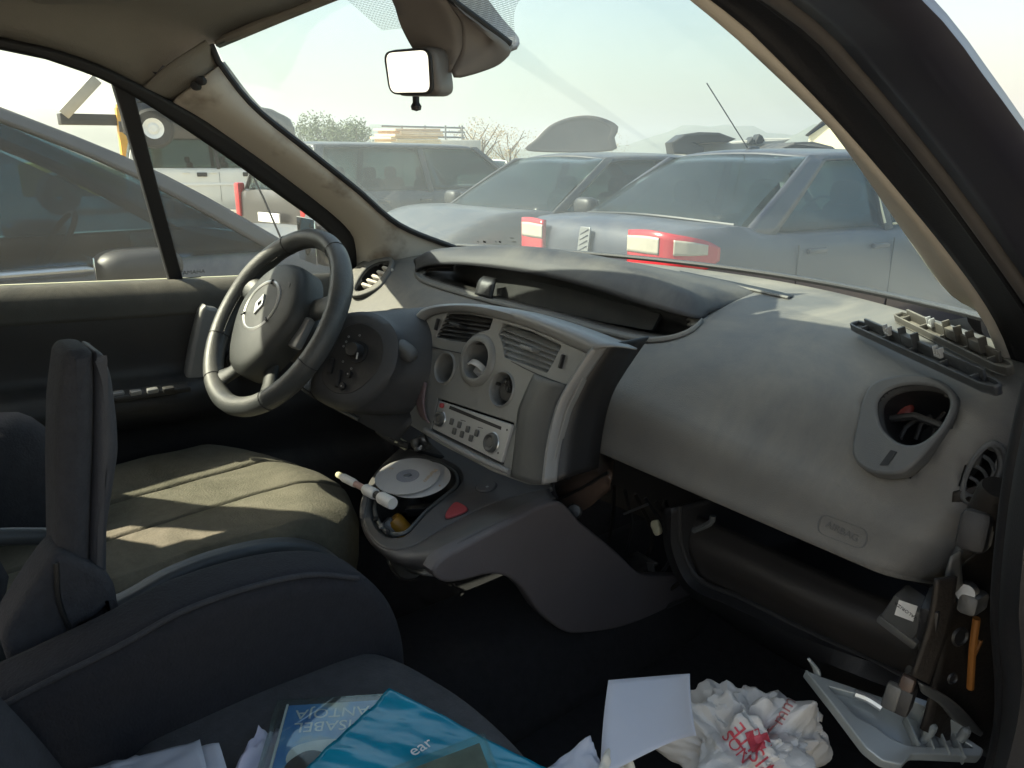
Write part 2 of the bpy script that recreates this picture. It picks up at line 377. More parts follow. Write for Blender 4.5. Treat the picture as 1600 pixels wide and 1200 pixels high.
# dotted shade band printed on the top of the glass
dm = bpy.data.materials.new('dotted_black_frit'); dm.use_nodes = True
t = dm.node_tree; b = t.nodes['Principled BSDF']; b.inputs['Base Color'].default_value = (0.02, 0.02, 0.02, 1); b.inputs['Roughness'].default_value = 0.5
tc = t.nodes.new('ShaderNodeTexCoord'); vo = t.nodes.new('ShaderNodeTexVoronoi'); vo.inputs['Scale'].default_value = 560; vo.inputs['Randomness'].default_value = 0.0
t.links.new(tc.outputs['Object'], vo.inputs['Vector']); mth = t.nodes.new('ShaderNodeMath'); mth.operation = 'LESS_THAN'; mth.inputs[1].default_value = 0.42
t.links.new(vo.outputs['Distance'], mth.inputs[0]); ml = t.nodes.new('ShaderNodeMath'); ml.operation = 'MULTIPLY'; ml.inputs[1].default_value = 0.75
t.links.new(mth.outputs[0], ml.inputs[0]); t.links.new(ml.outputs[0], b.inputs['Alpha'])
fv = []; nb = 24
for i in range(5):
    for j in range(nb):
        u = -0.33 + 0.66 * j / (nb - 1); dep = 0.10 + 0.13 * math.exp(-((u) / 0.17) ** 2)
        fv.append(ws(u, 1 - dep * i / 4) + V((0, -0.003, -0.003)))
mesh('windshield_shade_band', fv, grid_faces(5, nb), dm, body)

# small printed marks low on the glass
fgm = Fr(ws(-0.42, 0.055) + V((0, -0.012, 0)), (1, 0.45, 0), (0, -0.8, 0.6))
for k, (px_, w_, h_) in enumerate(((747, .004, .004), (757, .008, .008), (775, .004, .003), (781, .006, .006), (800, .014, .0012), (803, .014, .0012))):
    u_, v_ = fgm.px(px_, 378 - (6 if k == 4 else 0)); mesh('glass_mark', *plate(fgm, circ(u_, v_, h_ / 2 + .0006, 12, w_ / 2), (), 0.0006, 0, 0.0), 'ink', body, 0)
# ---- headliner, roof skin
railL = [P(268, 157, pl=SPL), P(190, 118, pl=SPL), P(110, 84, pl=SPL), P(0, 58, pl=SPL), P(-160, 32, pl=SPL), V((-0.58, -0.75, 1.60)), V((-0.56, -1.6, 1.56))]
hb = [V((-0.585, 0.575, 1.582)), V((-0.57, 0.47, 1.60)), V((-0.54, 0.3, 1.62)), V((-0.52, 0.0, 1.635)), V((-0.5, -0.7, 1.64)), V((-0.5, -1.6, 1.58))]
hm = [V((-0.3, 0.628, 1.612)), V((-0.3, 0.45, 1.640)), V((-0.3, 0.2, 1.66)), V((-0.3, -0.6, 1.68)), V((-0.3, -1.6, 1.62))]
hc = [V((0, 0.648, 1.625)), V((0, 0.46, 1.655)), V((0, 0.2, 1.67)), V((0, -0.6, 1.69)), V((0, -1.6, 1.63))]
mir = lambda r: [V((-p.x, p.y, p.z)) for p in r]
railR = [V((0.625, 0.505, 1.492)), V((0.615, 0.35, 1.535)), V((0.605, 0.15, 1.565)), V((0.595, -0.2, 1.59)), V((0.58, -0.75, 1.60)), V((0.56, -1.6, 1.56))]
liner = loftm('headliner', [railL, hb, hm, hc, mir(hm), mir(hb), railR], 'liner', body, 40, 41, 0.012, 1)
up = lambda r, d: [p + V((0, -0.012 if i == 0 else 0.0, 0.006 if i == 0 else d * (0.6 if i == 1 else 1))) for i, p in enumerate(r)]
loftm('roof_panel', [[p + V((-0.055, 0, -0.012)) for p in railL], up(railL, 0.03), up(hb, 0.04), up(hm, 0.045), up(hc, 0.045), up(mir(hm), 0.045), up(mir(hb), 0.04), up(railR, 0.03), [p + V((0.055, 0, -0.012)) for p in railR]], 'bodydark', body, 30, 36, 0.004)
mesh('headliner_edge_trim', *tube(spline([hb[0] + V((0.0, 0.004, 0)), hm[0], hc[0], mir(hm)[0], mir(hb)[0]], 30), 0.010, 8), 'liner', body)
# recess pressed into the headliner over the driver (sun visor edge)
mesh('sun_visor', *pillow((-0.34, 0.34, 1.625), 0.42, 0.18, 0.025, (1, 0, 0), (0, 1, 0.12), 6, 40), 'liner', body)

# ---- left (driver side) pillar trim
lw = [P(268, 157, pl=SPL), P(330, 194, pl=SPL), P(450, 279, pl=SPL), P(540, 352, pl=SPL), P(555, 392, pl=SPL), P(552, 446, pl=SPL)]
mp = plane((1, 0, -0.25), (-0.675, 0, 1.12))
md = [P(308, 127, pl=mp), P(372, 180, pl=mp), P(470, 252, pl=mp), P(552, 318, pl=mp), P(596, 366, pl=mp), P(622, 418, pl=mp)]
upw = [P(347, 97, pl=WEL), P(402, 166, pl=WEL), P(480, 229, pl=WEL), P(560, 293, pl=WEL), P(628, 350, pl=WEL), P(716, 386, pl=WEL)]
bm_ = bpy.data.materials.new('stained_beige_trim'); bm_.use_nodes = True
t = bm_.node_tree; b = t.nodes['Principled BSDF']; b.inputs['Roughness'].default_value = 0.8
tc = t.nodes.new('ShaderNodeTexCoord'); n1 = t.nodes.new('ShaderNodeTexNoise'); n1.inputs['Scale'].default_value = 9; n1.inputs['Detail'].default_value = 5
cr = t.nodes.new('ShaderNodeValToRGB'); cr.color_ramp.elements[0].position = 0.56; cr.color_ramp.elements[1].position = 0.72
cr.color_ramp.elements[0].color = (0.54, 0.50, 0.44, 1); cr.color_ramp.elements[1].color = (0.19, 0.14, 0.10, 1)
t.links.new(tc.outputs['Object'], n1.inputs['Vector']); t.links.new(n1.outputs['Fac'], cr.inputs[0]); t.links.new(cr.outputs[0], b.inputs['Base Color'])
loftm('pillar_trim', [lw, md, upw], bm_, body, 30, 12, 0.01, 1)
# joint with the headliner
loftm('pillar_trim', [[P(268, 157, pl=SPL), P(308, 127, pl=mp), P(347, 97, pl=WEL)], [railL[0] + V((0.012, -0.06, 0.01)), railL[0].lerp(hb[0], 0.55) + V((0.03, -0.06, 0.0)), hb[0] + V((0.03, -0.03, -0.004))]], 'liner', body, 14, 4, 0.006, 1)
for q in ((310, 132), (319, 124)):
    c = P(*q, pl=mp) + V((0.012, -0.01, -0.004)); mesh('trim_clip', *lathe([(0, 0.008), (0.007, 0.007), (0.0085, 0), (0.0085, -0.012)], c, (0.8, -0.6, -0.1), 12), 'rubber', body)

# ---- right pillar: trim, seal, ridge, painted outer face
def RP(x0, k): return plane((1, 0, k), (x0, 0, 1.1))
inn = RP(0.70, 0.16); bnd = RP(0.715, 0.16); rdA = RP(0.785, 0.25); rdB = RP(0.805, 0.25); out_ = RP(0.87, 0.26)
def pr(lst, pl, top): return [V(top)] + [P(a, b, pl=pl) for a, b in lst]
e0 = [ws(1, k / 5) for k in (5, 4, 3, 2, 1, 0)] + [V((0.70, 0.98, 1.10))]
r1 = pr([(1085, 0), (1180, 82), (1330, 230), (1470, 400), (1540, 505), (1582, 610)], inn, (0.62, 0.30, 1.545))
r2 = pr([(1112, 0), (1205, 82), (1348, 230), (1490, 400), (1560, 505), (1598, 610)], bnd, (0.635, 0.29, 1.54))
r3 = pr([(1222, 0), (1325, 100), (1470, 277), (1600, 462), (1660, 560), (1700, 640)], rdA, (0.68, 0.25, 1.53))
r4 = pr([(1240, 0), (1345, 100), (1490, 277), (1622, 462), (1690, 560), (1730, 640)], rdB, (0.69, 0.24, 1.535))
r5 = pr([(1450, 0), (1530, 100), (1605, 205), (1690, 330), (1780, 470), (1860, 600)], out_, (0.76, 0.30, 1.54))
loftm('pillar_trim', [e0, [a.lerp(b, 0.6) + V((0.012, 0, -0.004)) for a, b in zip(e0, r1)], r1, r2], 'beige', body, 30, 12, 0.004)
loftm('door_seal', [r2, [a.lerp(b, 0.5) + V((-0.008, 0.01, 0)) for a, b in zip(r2, r3)], r3], 'rubber', body, 30, 10, 0.006)
mesh('door_seal', *tube([a.lerp(b, 0.78) + V((0.004, -0.006, 0)) for a, b in zip(spline(r2, 30), spline(r3, 30))], 0.004, 8), 'rubber', body)
mesh('door_seal_ridge', *tube([a.lerp(b, 0.5) for a, b in zip(spline(r3, 30), spline(r4, 30))], 0.009, 10), 'pillar_ridge', body)
loftm('pillar_outer_skin', [r4, [a.lerp(b, 0.86) + V((0.006, -0.02, -0.01)) for a, b in zip(r4, r5)], r5, [p + V((-0.05, 0.09, -0.02)) for p in r5]], 'bodydark', body, 30, 14, 0.004)
# hinge pillar below, with its sealing lip, reaching the sill
hp0 = [P(1616, 600, x=0.80), P(1594, 700, x=0.80), P(1578, 800, x=0.80), P(1564, 950, x=0.80), P(1554, 1200, x=0.80), V((0.80, 0.72, 0.36))]
hp1 = [P(1660, 600, x=0.84), P(1634, 700, x=0.84), P(1612, 800, x=0.84), P(1596, 950, x=0.84), P(1584, 1200, x=0.84), V((0.84, 0.72, 0.36))]
hp2 = [p + V((0.03, 0.06, 0)) for p in hp1]
loftm('hinge_pillar', [[p + V((0.0, 0.10, 0)) for p in hp0], hp0, hp1, hp2, [p + V((0.0, 0.25, 0)) for p in hp2]], 'rubber', body, 24, 17, 0.004)
mesh('door_seal', *tube(spline(hp0, 24), 0.010, 10), 'rubber', body)
# grey sill end glimpsed behind the seal
# ---- floor, firewall, sides, rear, bonnet
mesh('floor', *loft([[V((x, y, 0.40 + (0.10 if y > 1.25 else 0) + 0.03 * noise.noise(V((x * 4, y * 4, 0))))) for y in (-1.6, -0.6, 0.2, 0.8, 1.2, 1.35)] for x in (-0.72, -0.35, 0, 0.35, 0.76)], 30, 25), 'carpet', body, 60, 0.02)
mesh('firewall', *loft([[V((x, 1.36, 0.40)), V((x, 1.44, 0.7)), V((x, 1.45, 1.05))] for x in (-0.74, 0, 0.78)], 14, 9), 'black', body, 60, 0.02)
mesh('transmission_tunnel', *loft([[V((-0.17, y, 0.40)), V((-0.11, y, 0.52)), V((0, y, 0.545)), V((0.11, y, 0.52)), V((0.17, y, 0.40))] for y in (-0.4, 0.5, 1.3)], 20, 9), 'carpet', body, 60, 0.01)
mesh('door_sill', *loft([[V((0.72, y, 0.41)), V((0.74, y, 0.47)), V((0.80, y, 0.48)), V((0.86, y, 0.44)), V((0.87, y, 0.28))] for y in (-0.35, 0.2, 0.85)], 16, 9), 'bodydark', body, 60, 0.01)
for sgn in (-1, 1):
    y1 = -0.30
    mesh('rear_side_panel', *loft([[V((sgn * 0.86, y, 0.28)), V((sgn * 0.88, y, 0.6)), V((sgn * 0.85, y, 1.0)), V((sgn * 0.79, y, 1.12))] for y in (-1.75, -1.0, y1)], 14, 9), 'bodydark', body, 60, 0.05)
    yp = -0.20 if sgn < 0 else -0.36
    mesh('center_pillar', *loft([[V((sgn * (0.80 - 0.42 * (z0 - 1.08)), yp - 0.1 * (z0 - 1.1), z0)), V((sgn * (0.80 - 0.42 * (z0 - 1.08)), yp + 0.10 - 0.1 * (z0 - 1.1), z0))] for z0 in (1.06, 1.3, 1.6)], 4, 9), 'rubber', body, 60, 0.03)
    mesh('rear_door_frame', *loft([[V((sgn * (0.80 - 0.42 * (z0 - 1.08)), -0.3, z0)), V((sgn * (0.80 - 0.42 * (z0 - 1.08)), -1.0, z0)), V((sgn * (0.80 - 0.42 * (z0 - 1.08)), -1.6, z0 - .02))] for z0 in (1.46, 1.60)], 14, 4), 'rubber', body, 60, 0.03)
    mesh('rear_pillar', *loft([[V((sgn * 0.80, -1.75, 1.08)), V((sgn * 0.80, -1.45, 1.08))], [V((sgn * 0.56, -1.62, 1.60)), V((sgn * 0.56, -1.4, 1.60))]], 6, 8), 'bodydark', body, 60, 0.04)
mesh('tailgate', *loft([[V((-0.82, -1.8, z0)), V((0, -1.9, z0)), V((0.82, -1.8, z0))] for z0 in (0.3, 0.7, 1.1)], 12, 7), 'bodydark', body, 60, 0.04)
mesh('bonnet', *loft([[V((-0.78, 1.50, 0.90)), V((0, 1.62, 0.96)), V((0.78, 1.50, 0.90))], [V((-0.78, 1.9, 0.84)), V((0, 1.95, 0.88)), V((0.78, 1.9, 0.84))], [V((-0.7, 2.3, 0.68)), V((0, 2.42, 0.72)), V((0.7, 2.3, 0.68))]], 16, 12), 'bodydark', body, 60, 0.01)
mesh('scuttle_panel', *loft([[V((x, wsY(x) - 0.01, 1.12)), V((x, wsY(x) + 0.06, 1.02)), V((x, wsY(x) + 0.16, 0.95))] for x in (-0.74, -0.4, 0, 0.4, 0.74)], 8, 21), 'black', body, 60, 0.01)
mesh('front_wing', *loft([[V((-0.86, 0.98, 0.3)), V((-0.88, 0.98, 0.7)), V((-0.83, 1.0, 1.06))], [V((-0.86, 2.2, 0.3)), V((-0.86, 2.2, 0.6)), V((-0.78, 2.2, 0.74))]], 10, 8), 'bodydark', body, 60, 0.03)
mesh('front_wing', *loft([[V((0.89, 0.98, 0.3)), V((0.90, 0.98, 0.7)), V((0.85, 1.0, 1.06))], [V((0.86, 2.2, 0.3)), V((0.86, 2.2, 0.6)), V((0.78, 2.2, 0.74))]], 10, 8), 'bodydark', body, 60, 0.03)

# ---- overhead pod behind the mirror
pa = [P(596, -40, x=-0.05), P(612, 0, x=-0.05), P(632, 48, x=-0.045), P(655, 84, x=-0.035), P(690, 119, x=0.0)]
pb = [P(690, -40, x=0.045), P(700, 0, x=0.05), P(720, 35, x=0.05), P(722, 75, x=0.04), P(705, 112, x=0.03), ]
pb2 = [P(700, -40, x=0.06), P(704, 0, x=0.065), P(735, 25, x=0.065), P(760, 60, x=0.062), P(716, 122, x=0.035)]
pc = [P(703, -40, x=0.07), P(708, 0, x=0.072), P(752, 34, x=0.072), P(798, 69, x=0.072), P(799, 76, x=0.07)]
pd = [P(640, -40, x=-0.05) + V((0, 0.1, 0.06)), P(660, 0, x=-0.05) + V((0, 0.1, 0.04)), P(700, 35, x=-0.04) + V((0, .1, .02)), P(770, 66, x=0.03) + V((0, .05, 0.01)), P(799, 74, x=0.07) + V((0, .01, 0))]
loftm('overhead_pod', [pd, pa, pb], 'mauve', body, 24, 13, 0.004)
loftm('overhead_pod_cover', [pb, pb2, [P(700, -40, x=0.075), P(706, 0, x=0.076), P(752, 45, x=0.076), P(792, 82, x=0.074), P(775, 102, x=0.06)] , pc], 'mauve', body, 24, 13, 0.004)
mesh('overhead_pod_seal', *tube(spline([P(690, -15, x=0.074), P(706, 0, x=0.074), P(752, 34, x=0.074), P(797, 68, x=0.074)], 16), 0.005, 8), 'rubber', body)

# ---- rear-view mirror
mc = P(641, 112, x=0.0); rv = empty('rear_view_mirror', mc - V((0, 0, 0.05)), 'small taupe rear-view mirror hanging from the overhead pod', 'mirror')
fm = Fr(mc, V((0.897, 0.44, 0)), V((0.02, -0.043, 1)))
hw, hh = 0.094, 0.040
ol = roundpoly([fm.px(596, 78), fm.px(678, 71), fm.px(688, 150), fm.px(612, 150)], 0.018, 5)
mesh('housing', *plate(fm, ol, (), 0.05, 0.010, 0.0), 'mauve', rv)
il = roundpoly([fm.px(603, 83, .001), fm.px(669, 78, .001), fm.px(673, 144, .001), fm.px(611, 145, .001)], 0.012, 5)
mesh('bezel', *plate(fm, [((a - 0) * 1.0, b) for a, b in roundpoly([fm.px(599, 80, .002), fm.px(673, 75, .002), fm.px(678, 148, .002), fm.px(609, 148, .002)], 0.015, 5)], [il], 0.006, 0.0015, 0.004), 'dark', rv)
mesh('glass', *plate(fm, il, (), 0.003, 0.0, 0.0025), 'mirror', rv)
mesh('tilt_lever', *lathe([(0, -0.014), (0.007, -0.012), (0.008, -0.007), (0.005, -0.002), (0.005, 0.006)], P(650, 158, y=mc.y), (0, 0, 1), 14), 'black', rv)
mesh('stem', *tube([mc + V((0.0, 0.02, 0.0)), mc + V((0.0, 0.06, 0.02)), mc + V((0.01, 0.10, 0.05))], 0.011, 10), 'dark', rv)

# =================================================================== driver's door
door = empty('car_door', V((-0.80, 0.35, 0.28)) - W[body.name], base=(-0.80, 0.35, 0.28)); door.parent = body
door['label'] = 'dark driver-side door with window switches, beyond the steering wheel'
dsh = lambda Y: -0.05 * (Y - 0.4)
prof = [(-0.80, 1.085), (-0.775, 1.106), (-0.745, 1.108), (-0.715, 1.094), (-0.703, 1.05), (-0.708, 0.97), (-0.705, 0.925), (-0.675, 0.912), (-0.640, 0.902), (-0.628, 0.875), (-0.645, 0.835), (-0.70, 0.80), (-0.71, 0.70), (-0.68, 0.62), (-0.67, 0.42)]
rows = []
for Y in (-0.35, 0.1, 0.4, 0.52, 0.62, 0.78, 0.98):
    k = max(0, min(1, (Y - 0.46) / 0.14))
    rows.append([V((x if not (-0.70 < x < -0.6 and 0.82 < z < 0.92) else x + (-0.705 - x) * k, Y, z + dsh(Y))) for x, z in prof])
mesh('door_panel', *loft(rows, 70, 43, linear=False), M['dark'], door, 60, 0.006)
mesh('door_outer_skin', *loft([[V((-0.86, Y, 0.28)), V((-0.885, Y, 0.6)), V((-0.86, Y, 0.95)), V((-0.80, Y, 1.085 + dsh(Y)))] for Y in (-0.36, 0.3, 0.98)], 14, 9), 'bodydark', door, 60, 0.01)
mesh('belt_pad', *loft([[V((x, Y, z + dsh(Y) + 0.002)) for x, z in ((-0.79, 1.10), (-0.765, 1.112), (-0.735, 1.110), (-0.708, 1.086), (-0.699, 1.045))] for Y in (-0.34, 0.3, 0.9)], 16, 9), mat('dusty_brown_door_cap', (0.055, 0.052, 0.045), 0.8, 0.12, 8, 0.3, 500, dust=0.12), door, 60, 0.004)
mesh('belt_moulding', *tube([V((-0.792, -0.34, 1.112 + dsh(-0.34))), V((-0.792, 0.4, 1.112)), V((-0.792, 0.80, 1.112 + dsh(0.8)))], 0.004, 8), 'cream', door)
# window frame, divider, glass
U = [(-160, 32), (0, 58), (110, 84), (200, 122), (330, 193), (450, 278), (540, 351), (557, 390), (552, 446)]
Lo = [(-160, 62), (0, 73), (95, 98), (190, 138), (325, 225), (430, 300), (508, 358), (528, 392), (522, 446)]
loftm('window_frame', [[V((-0.595, -0.30, 1.585))] + [P(*q, pl=SPL) for q in U], [V((-0.635, -0.30, 1.49))] + [P(*q, pl=SPL) for q in Lo]], 'rubber', door, 50, 4, 0.03, 0)
fd = Fr(P(230, 300, pl=SPL), (0, 1, 0), (0.38, 0, 1))
ol = [fd.px(174, 126), fd.px(207, 142), fd.px(245, 290), fd.px(289, 452), fd.px(268, 454), fd.px(222, 290)]
mesh('window_divider', *plate(fd, ol, (), 0.028, 0.003, 0.012), 'rubber', door)
go = -0.006
g1 = [(fd.px(-160, 40, go)[0] - 0.25, fd.px(-160, 40, go)[1] + 0.02), fd.px(-160, 40, go), fd.px(0, 68, go), fd.px(95, 94, go), fd.px(185, 134, go), fd.px(228, 290, go), fd.px(277, 462, go), fd.px(-160, 475, go), (fd.px(-160, 475, go)[0] - 0.25, fd.px(-160, 475, go)[1])]
mesh('window_glass', *plate(fd, g1, (), 0.003, 0, go), 'sideglass', door)
g2 = [fd.px(193, 138, go), fd.px(325, 220, go), fd.px(430, 296, go), fd.px(515, 358, go), fd.px(535, 395, go), fd.px(530, 450, go), fd.px(281, 460, go), fd.px(236, 290, go)]
mesh('quarter_glass', *plate(fd, g2, (), 0.003, 0, go), 'sideglass', door)
u, v = fd.px(300, 428, 0); lab = text(fd, 'YAMAHA', u, v + .004, 0.014, 0, 0.0, 0.0002)
for k in range(3): lab = join(lab, plate(fd, [(u - .02 + .003 * k, v - .008 - .006 * k), (u + .02 - .004 * k, v - .008 - .006 * k), (u + .02 - .004 * k, v - .010 - .006 * k), (u - .02 + .003 * k, v - .010 - .006 * k)], (), 0.0004, 0, 0.0))
mesh('window_lettering', *lab, 'ink', door, 0)
# pull handle, release lever, switches
fx = Fr((-0.672, 0.48, 0.93), (0, 1, 0), (0, 0, 1))
ol = smooth2([fx.px(*q) for q in ((316, 482), (330, 480), (344, 486), (336, 520), (322, 575), (309, 640), (298, 655), (283, 654), (287, 620), (300, 545))], 50)
mesh('pull_handle', *plate(fx, ol, (), 0.035, 0.008, 0.0), 'silver', door)
fh = Fr((-0.69, 0.6, 0.96), (0, 1, 0), (0, 0, 1))
mesh('release_recess', *plate(fh, smooth2([fh.px(*q) for q in ((352, 560), (375, 542), (430, 545), (440, 580), (400, 592), (365, 588))], 40), (), 0.012, 0.003, 0.002), 'black', door)
mesh('release_lever', *plate(fh, smooth2([fh.px(*q, .016) for q in ((361, 562), (375, 549), (395, 551), (388, 566), (400, 576), (420, 578), (405, 584), (370, 579))], 40), (), 0.014, 0.004, 0.016), 'silver', door)
fsw = Fr(P(235, 612, z=0.908), (0, 1, 0), (-1, 0, 0.1))
c0 = P(235, 612, z=0.908)
mesh('switch_panel', *box(c0, (0.15, 0.045, 0.012), (0, 1, -0.03), (-1, 0, 0.05), 0.004), 'dark', door)
for k, q in enumerate(((185, 615), (212, 613), (238, 610), (263, 608))):
    c = P(*q, z=0.917); mesh('window_switch', *box(c, (0.022, 0.014, 0.010), (0, 1, 0), (-1, 0, 0.2), 0.003), 'silver' if k < 3 else 'dark', door)

# =================================================================== the passenger's door, swung open to the right
dop = empty('car_door', V((0.90, 0.93, 0.28)) - W[body.name], base=(0.90, 0.93, 0.28)); dop.parent = body
dop['label'] = 'passenger-side door standing wide open'
d0_ = V((0.90, 0.93, 0)); dd = V((math.sin(R(68)), -math.cos(R(68)), 0)); dn = V((-dd.y, dd.x, 0))
def DP(a, b, z): return d0_ + dd * a + dn * b + V((0, 0, z))
mesh('door_panel', *loft([[DP(a, -0.02 - 0.03 * math.sin(min(1, max(0, (z - .7) / .3)) * math.pi), z) for z in (0.32, 0.6, 0.8, 0.95, 1.1)] for a in (0.0, 0.4, 0.8, 1.05)], 20, 13), M['dark'], dop, 60, 0.02)
mesh('door_outer_skin', *loft([[DP(a, 0.09 - 0.05 * max(0, (z - .9) / .2), z) for z in (0.30, 0.6, 0.9, 1.1)] for a in (0.0, 0.5, 1.05)], 12, 9), 'bodydark', dop, 60, 0.01)
mesh('window_glass', *loft([[DP(a, 0.02 - 0.17 * t, 1.08 + 0.42 * t * (0.25 + 0.75 * min(1, a / 0.5))) for t in (0, 0.5, 1)] for a in (0.06, 0.5, 1.0)], 8, 9), 'sideglass', dop, 60, 0.003)
mesh('window_frame', *tube([DP(0.02, 0.02, 1.08), DP(0.5, -0.14, 1.47), DP(0.8, -0.15, 1.52), DP(1.02, -0.15, 1.50), DP(1.05, 0.02, 1.08)], 0.022, 8, 24), 'rubber', dop)

# =================================================================== dashboard
dash = empty('dashboard', (0.05, 1.1, 0.85), 'grey dusty dashboard stretching under the windshield from door to door', 'dashboard')
def dprof(X):
    Yb = wsY(X) ; Yc = 0.889 + (0.0 if X > -0.3 else -0.25 * (X + 0.3) ** 2)
    zc = 0.998 - 0.076 * (X - 0.17) if X > 0.17 else 0.998
    L = lambda a: Yc + a * (Yb - Yc)
    zb = 0.902 - 0.03 * (X - 0.13) if X > 0.1 else 0.91; yb = 0.866 if X > 0.1 else 0.86
    return [(Yb + 0.03, 1.128), (Yb - 0.02, 1.138), (L(0.62), 1.130), (L(0.38), 1.106), (L(0.18), 1.064), (L(0.045), zc + 0.020), (Yc, zc - 0.001), (Yc - 0.010, zc - 0.022), (lerp(Yc - 0.010, yb, .55), lerp(zc - .022, zb, .55)), (yb, zb + .004), (yb + 0.006, zb - 0.004), (yb + 0.035, zb - 0.004)]
def lerp(a, b, t): return a + (b - a) * t
xr = [0.70, 0.742, 0.752, 0.756, 0.757, 0.752, 0.745, 0.738, 0.722, 0.705, 0.703, 0.70]
nx, nvv = 120, 89
rowsd = []
xsL = -0.735
prev = {}
def dash_pt(s, j):
    """s 0..1 left to right, j fine index along the profile"""
    t = j / (nvv - 1) * 11; a = min(int(t), 10); fr_ = t - a
    xe = lerp(xr[a], xr[a + 1], fr_)
    X = lerp(xsL, xe, s)
    key = round(X, 5)
    if key not in prev: prev[key] = spline([V((0, y, z)) for y, z in dprof(X)], 2) and [V((X, y, z)) for y, z in dprof(X)]
    q = prev[key]
    p0 = q[a - 1] if a else q[a] * 2 - q[a + 1]; p3 = q[a + 2] if a + 2 < len(q) else q[a + 1] * 2 - q[a]
    p = catmull(p0, q[a], q[a + 1], p3, fr_); p.x = X
    e = max(0, (s - 0.965) / 0.035); p.y += 0.03 * e ** 2; 
    if t > 5: p.y += 0.02 * e ** 2
    p.z -= 0.012 * e ** 2
    return p
dv = [dash_pt(s ** 1.0, j) for s in [i / (nx - 1) for i in range(nx)] for j in range(nvv)]
df = grid_faces(nx, nvv)
def inpoly(u, v, poly):
    c = False; n = len(poly)
    for i in range(n):
        (x1, y1), (x2, y2) = poly[i], poly[i - 1]
        if (y1 > v) != (y2 > v) and u < (x2 - x1) * (v - y1) / (y2 - y1) + x1: c = not c
    return c
CUTS = []      # (frame, polygon, reach)
_db = BVHTree.FromPolygons(dv, df)
def DH(x, y, lift=0.0):
    """point of the dash skin seen at a place of the photograph"""
    h, nrm, _, _ = _db.ray_cast(CAM, ray(x, y).normalized())
    if h is None: h = _db.find_nearest(P(x, y, y=0.95))[0]; nrm = V((0, -.6, .8))
    if nrm.dot(ray(x, y)) > 0: nrm = -nrm
    return h + nrm * lift
def fitfr(pxs, lift=0.0):
    q = [DH(*a) for a in pxs]; c = sum(q, V((0, 0, 0))) / len(q); n = V((0, 0, 0))
    for i in range(len(q)): n += (q[i - 1] - c).cross(q[i] - c)
    n.normalize()
    if n.dot(CAM - c) < 0: n = -n
    ex = V((1, 0, 0)); ex = (ex - n * ex.dot(n)).normalized(); f = Fr(c, ex, n.cross(ex))
    f.o = f.o + n * (max((a - c).dot(n) for a in q) * 0.6 + lift); return f
# round vent frame on the right
vf = fitfr(((1372, 602), (1420, 590), (1470, 597), (1500, 625), (1492, 662), (1462, 702), (1430, 735), (1405, 746), (1362, 741), (1338, 715), (1344, 670), (1354, 628)))
pear = smooth2([vf.px(*q) for q in ((1372, 602), (1420, 590), (1470, 597), (1500, 625), (1492, 662), (1462, 702), (1430, 735), (1405, 746), (1362, 741), (1338, 715), (1344, 670), (1354, 628))], 60)
hole = smooth2([vf.px(*q) for q in ((1378, 634), (1400, 613), (1440, 607), (1478, 616), (1489, 640), (1470, 676), (1440, 698), (1410, 696), (1384, 672))], 48)
def shrink(poly, k):
    cu = sum(p[0] for p in poly) / len(poly); cv = sum(p[1] for p in poly) / len(poly)
    return [(cu + (a - cu) * k, cv + (b - cv) * k) for a, b in poly]
CUTS.append((vf, shrink(pear, 0.92), 0.09))
# narrow side vent at the right end
sf = fitfr(((1546, 692), (1560, 702), (1560, 735), (1540, 770), (1512, 780), (1502, 765), (1516, 724)))
slens = smooth2([sf.px(*q) for q in ((1543, 701), (1556, 711), (1556, 736), (1537, 764), (1516, 769), (1510, 754), (1521, 724))], 40)
sring = smooth2([sf.px(*q) for q in ((1546, 688), (1569, 700), (1568, 738), (1542, 778), (1510, 788), (1499, 768), (1514, 722))], 40)
CUTS.append((sf, shrink(slens, 1.05), 0.07))
# corner vent at the left end
lf = fitfr(((548, 456), (566, 424), (590, 408), (612, 407), (610, 424), (592, 448), (564, 462)))
llens = smooth2([lf.px(*q) for q in ((556, 452), (572, 424), (592, 412), (608, 411), (604, 424), (588, 444), (566, 456))], 40)
lring = smooth2([lf.px(*q) for q in ((545, 458), (566, 420), (590, 406), (614, 405), (612, 424), (594, 450), (562, 464))], 40)
CUTS.append((lf, shrink(llens, 1.02), 0.09))
lens_lo = [(649, 427), (662, 438), (710, 454), (760, 468), (815, 482), (870, 496), (930, 514), (1000, 530), (1045, 528), (1080, 516), (1098, 500)]
LX = 3
lens_up = [(649, 424), (668, 415), (710, 413), (760, 417), (815, 425), (870, 436), (930, 452), (1000, 474), (1045, 487), (1080, 496), (1098, 499)]
top = [(649, 404), (676, 391), (720, 386), (765, 384), (815, 385), (870, 391), (930, 402), (1000, 420), (1048, 440), (1088, 463), (1150, 482)]
LENS = lens_lo[1:-1] + [(x, y - 24) for x, y in lens_up[1:-1]][::-1]
keep = []
for f in df:
    c = (dv[f[0]] + dv[f[2]]) / 2; ok = True
    for fr_, poly, reach in CUTS:
        d = c - fr_.o
        if abs(d.dot(fr_.ez)) < reach and inpoly(*fr_.uv(c), poly): ok = False
    d = c - CAM; wz = d.dot(CF)
    if inpoly(800 + FPX * d.dot(_r) / wz, 600 - FPX * d.dot(CU) / wz, LENS): ok = False
    if ok: keep.append(f)
mesh('dash_skin', dv, keep, 'dash', dash, 60, 0.004, -1)
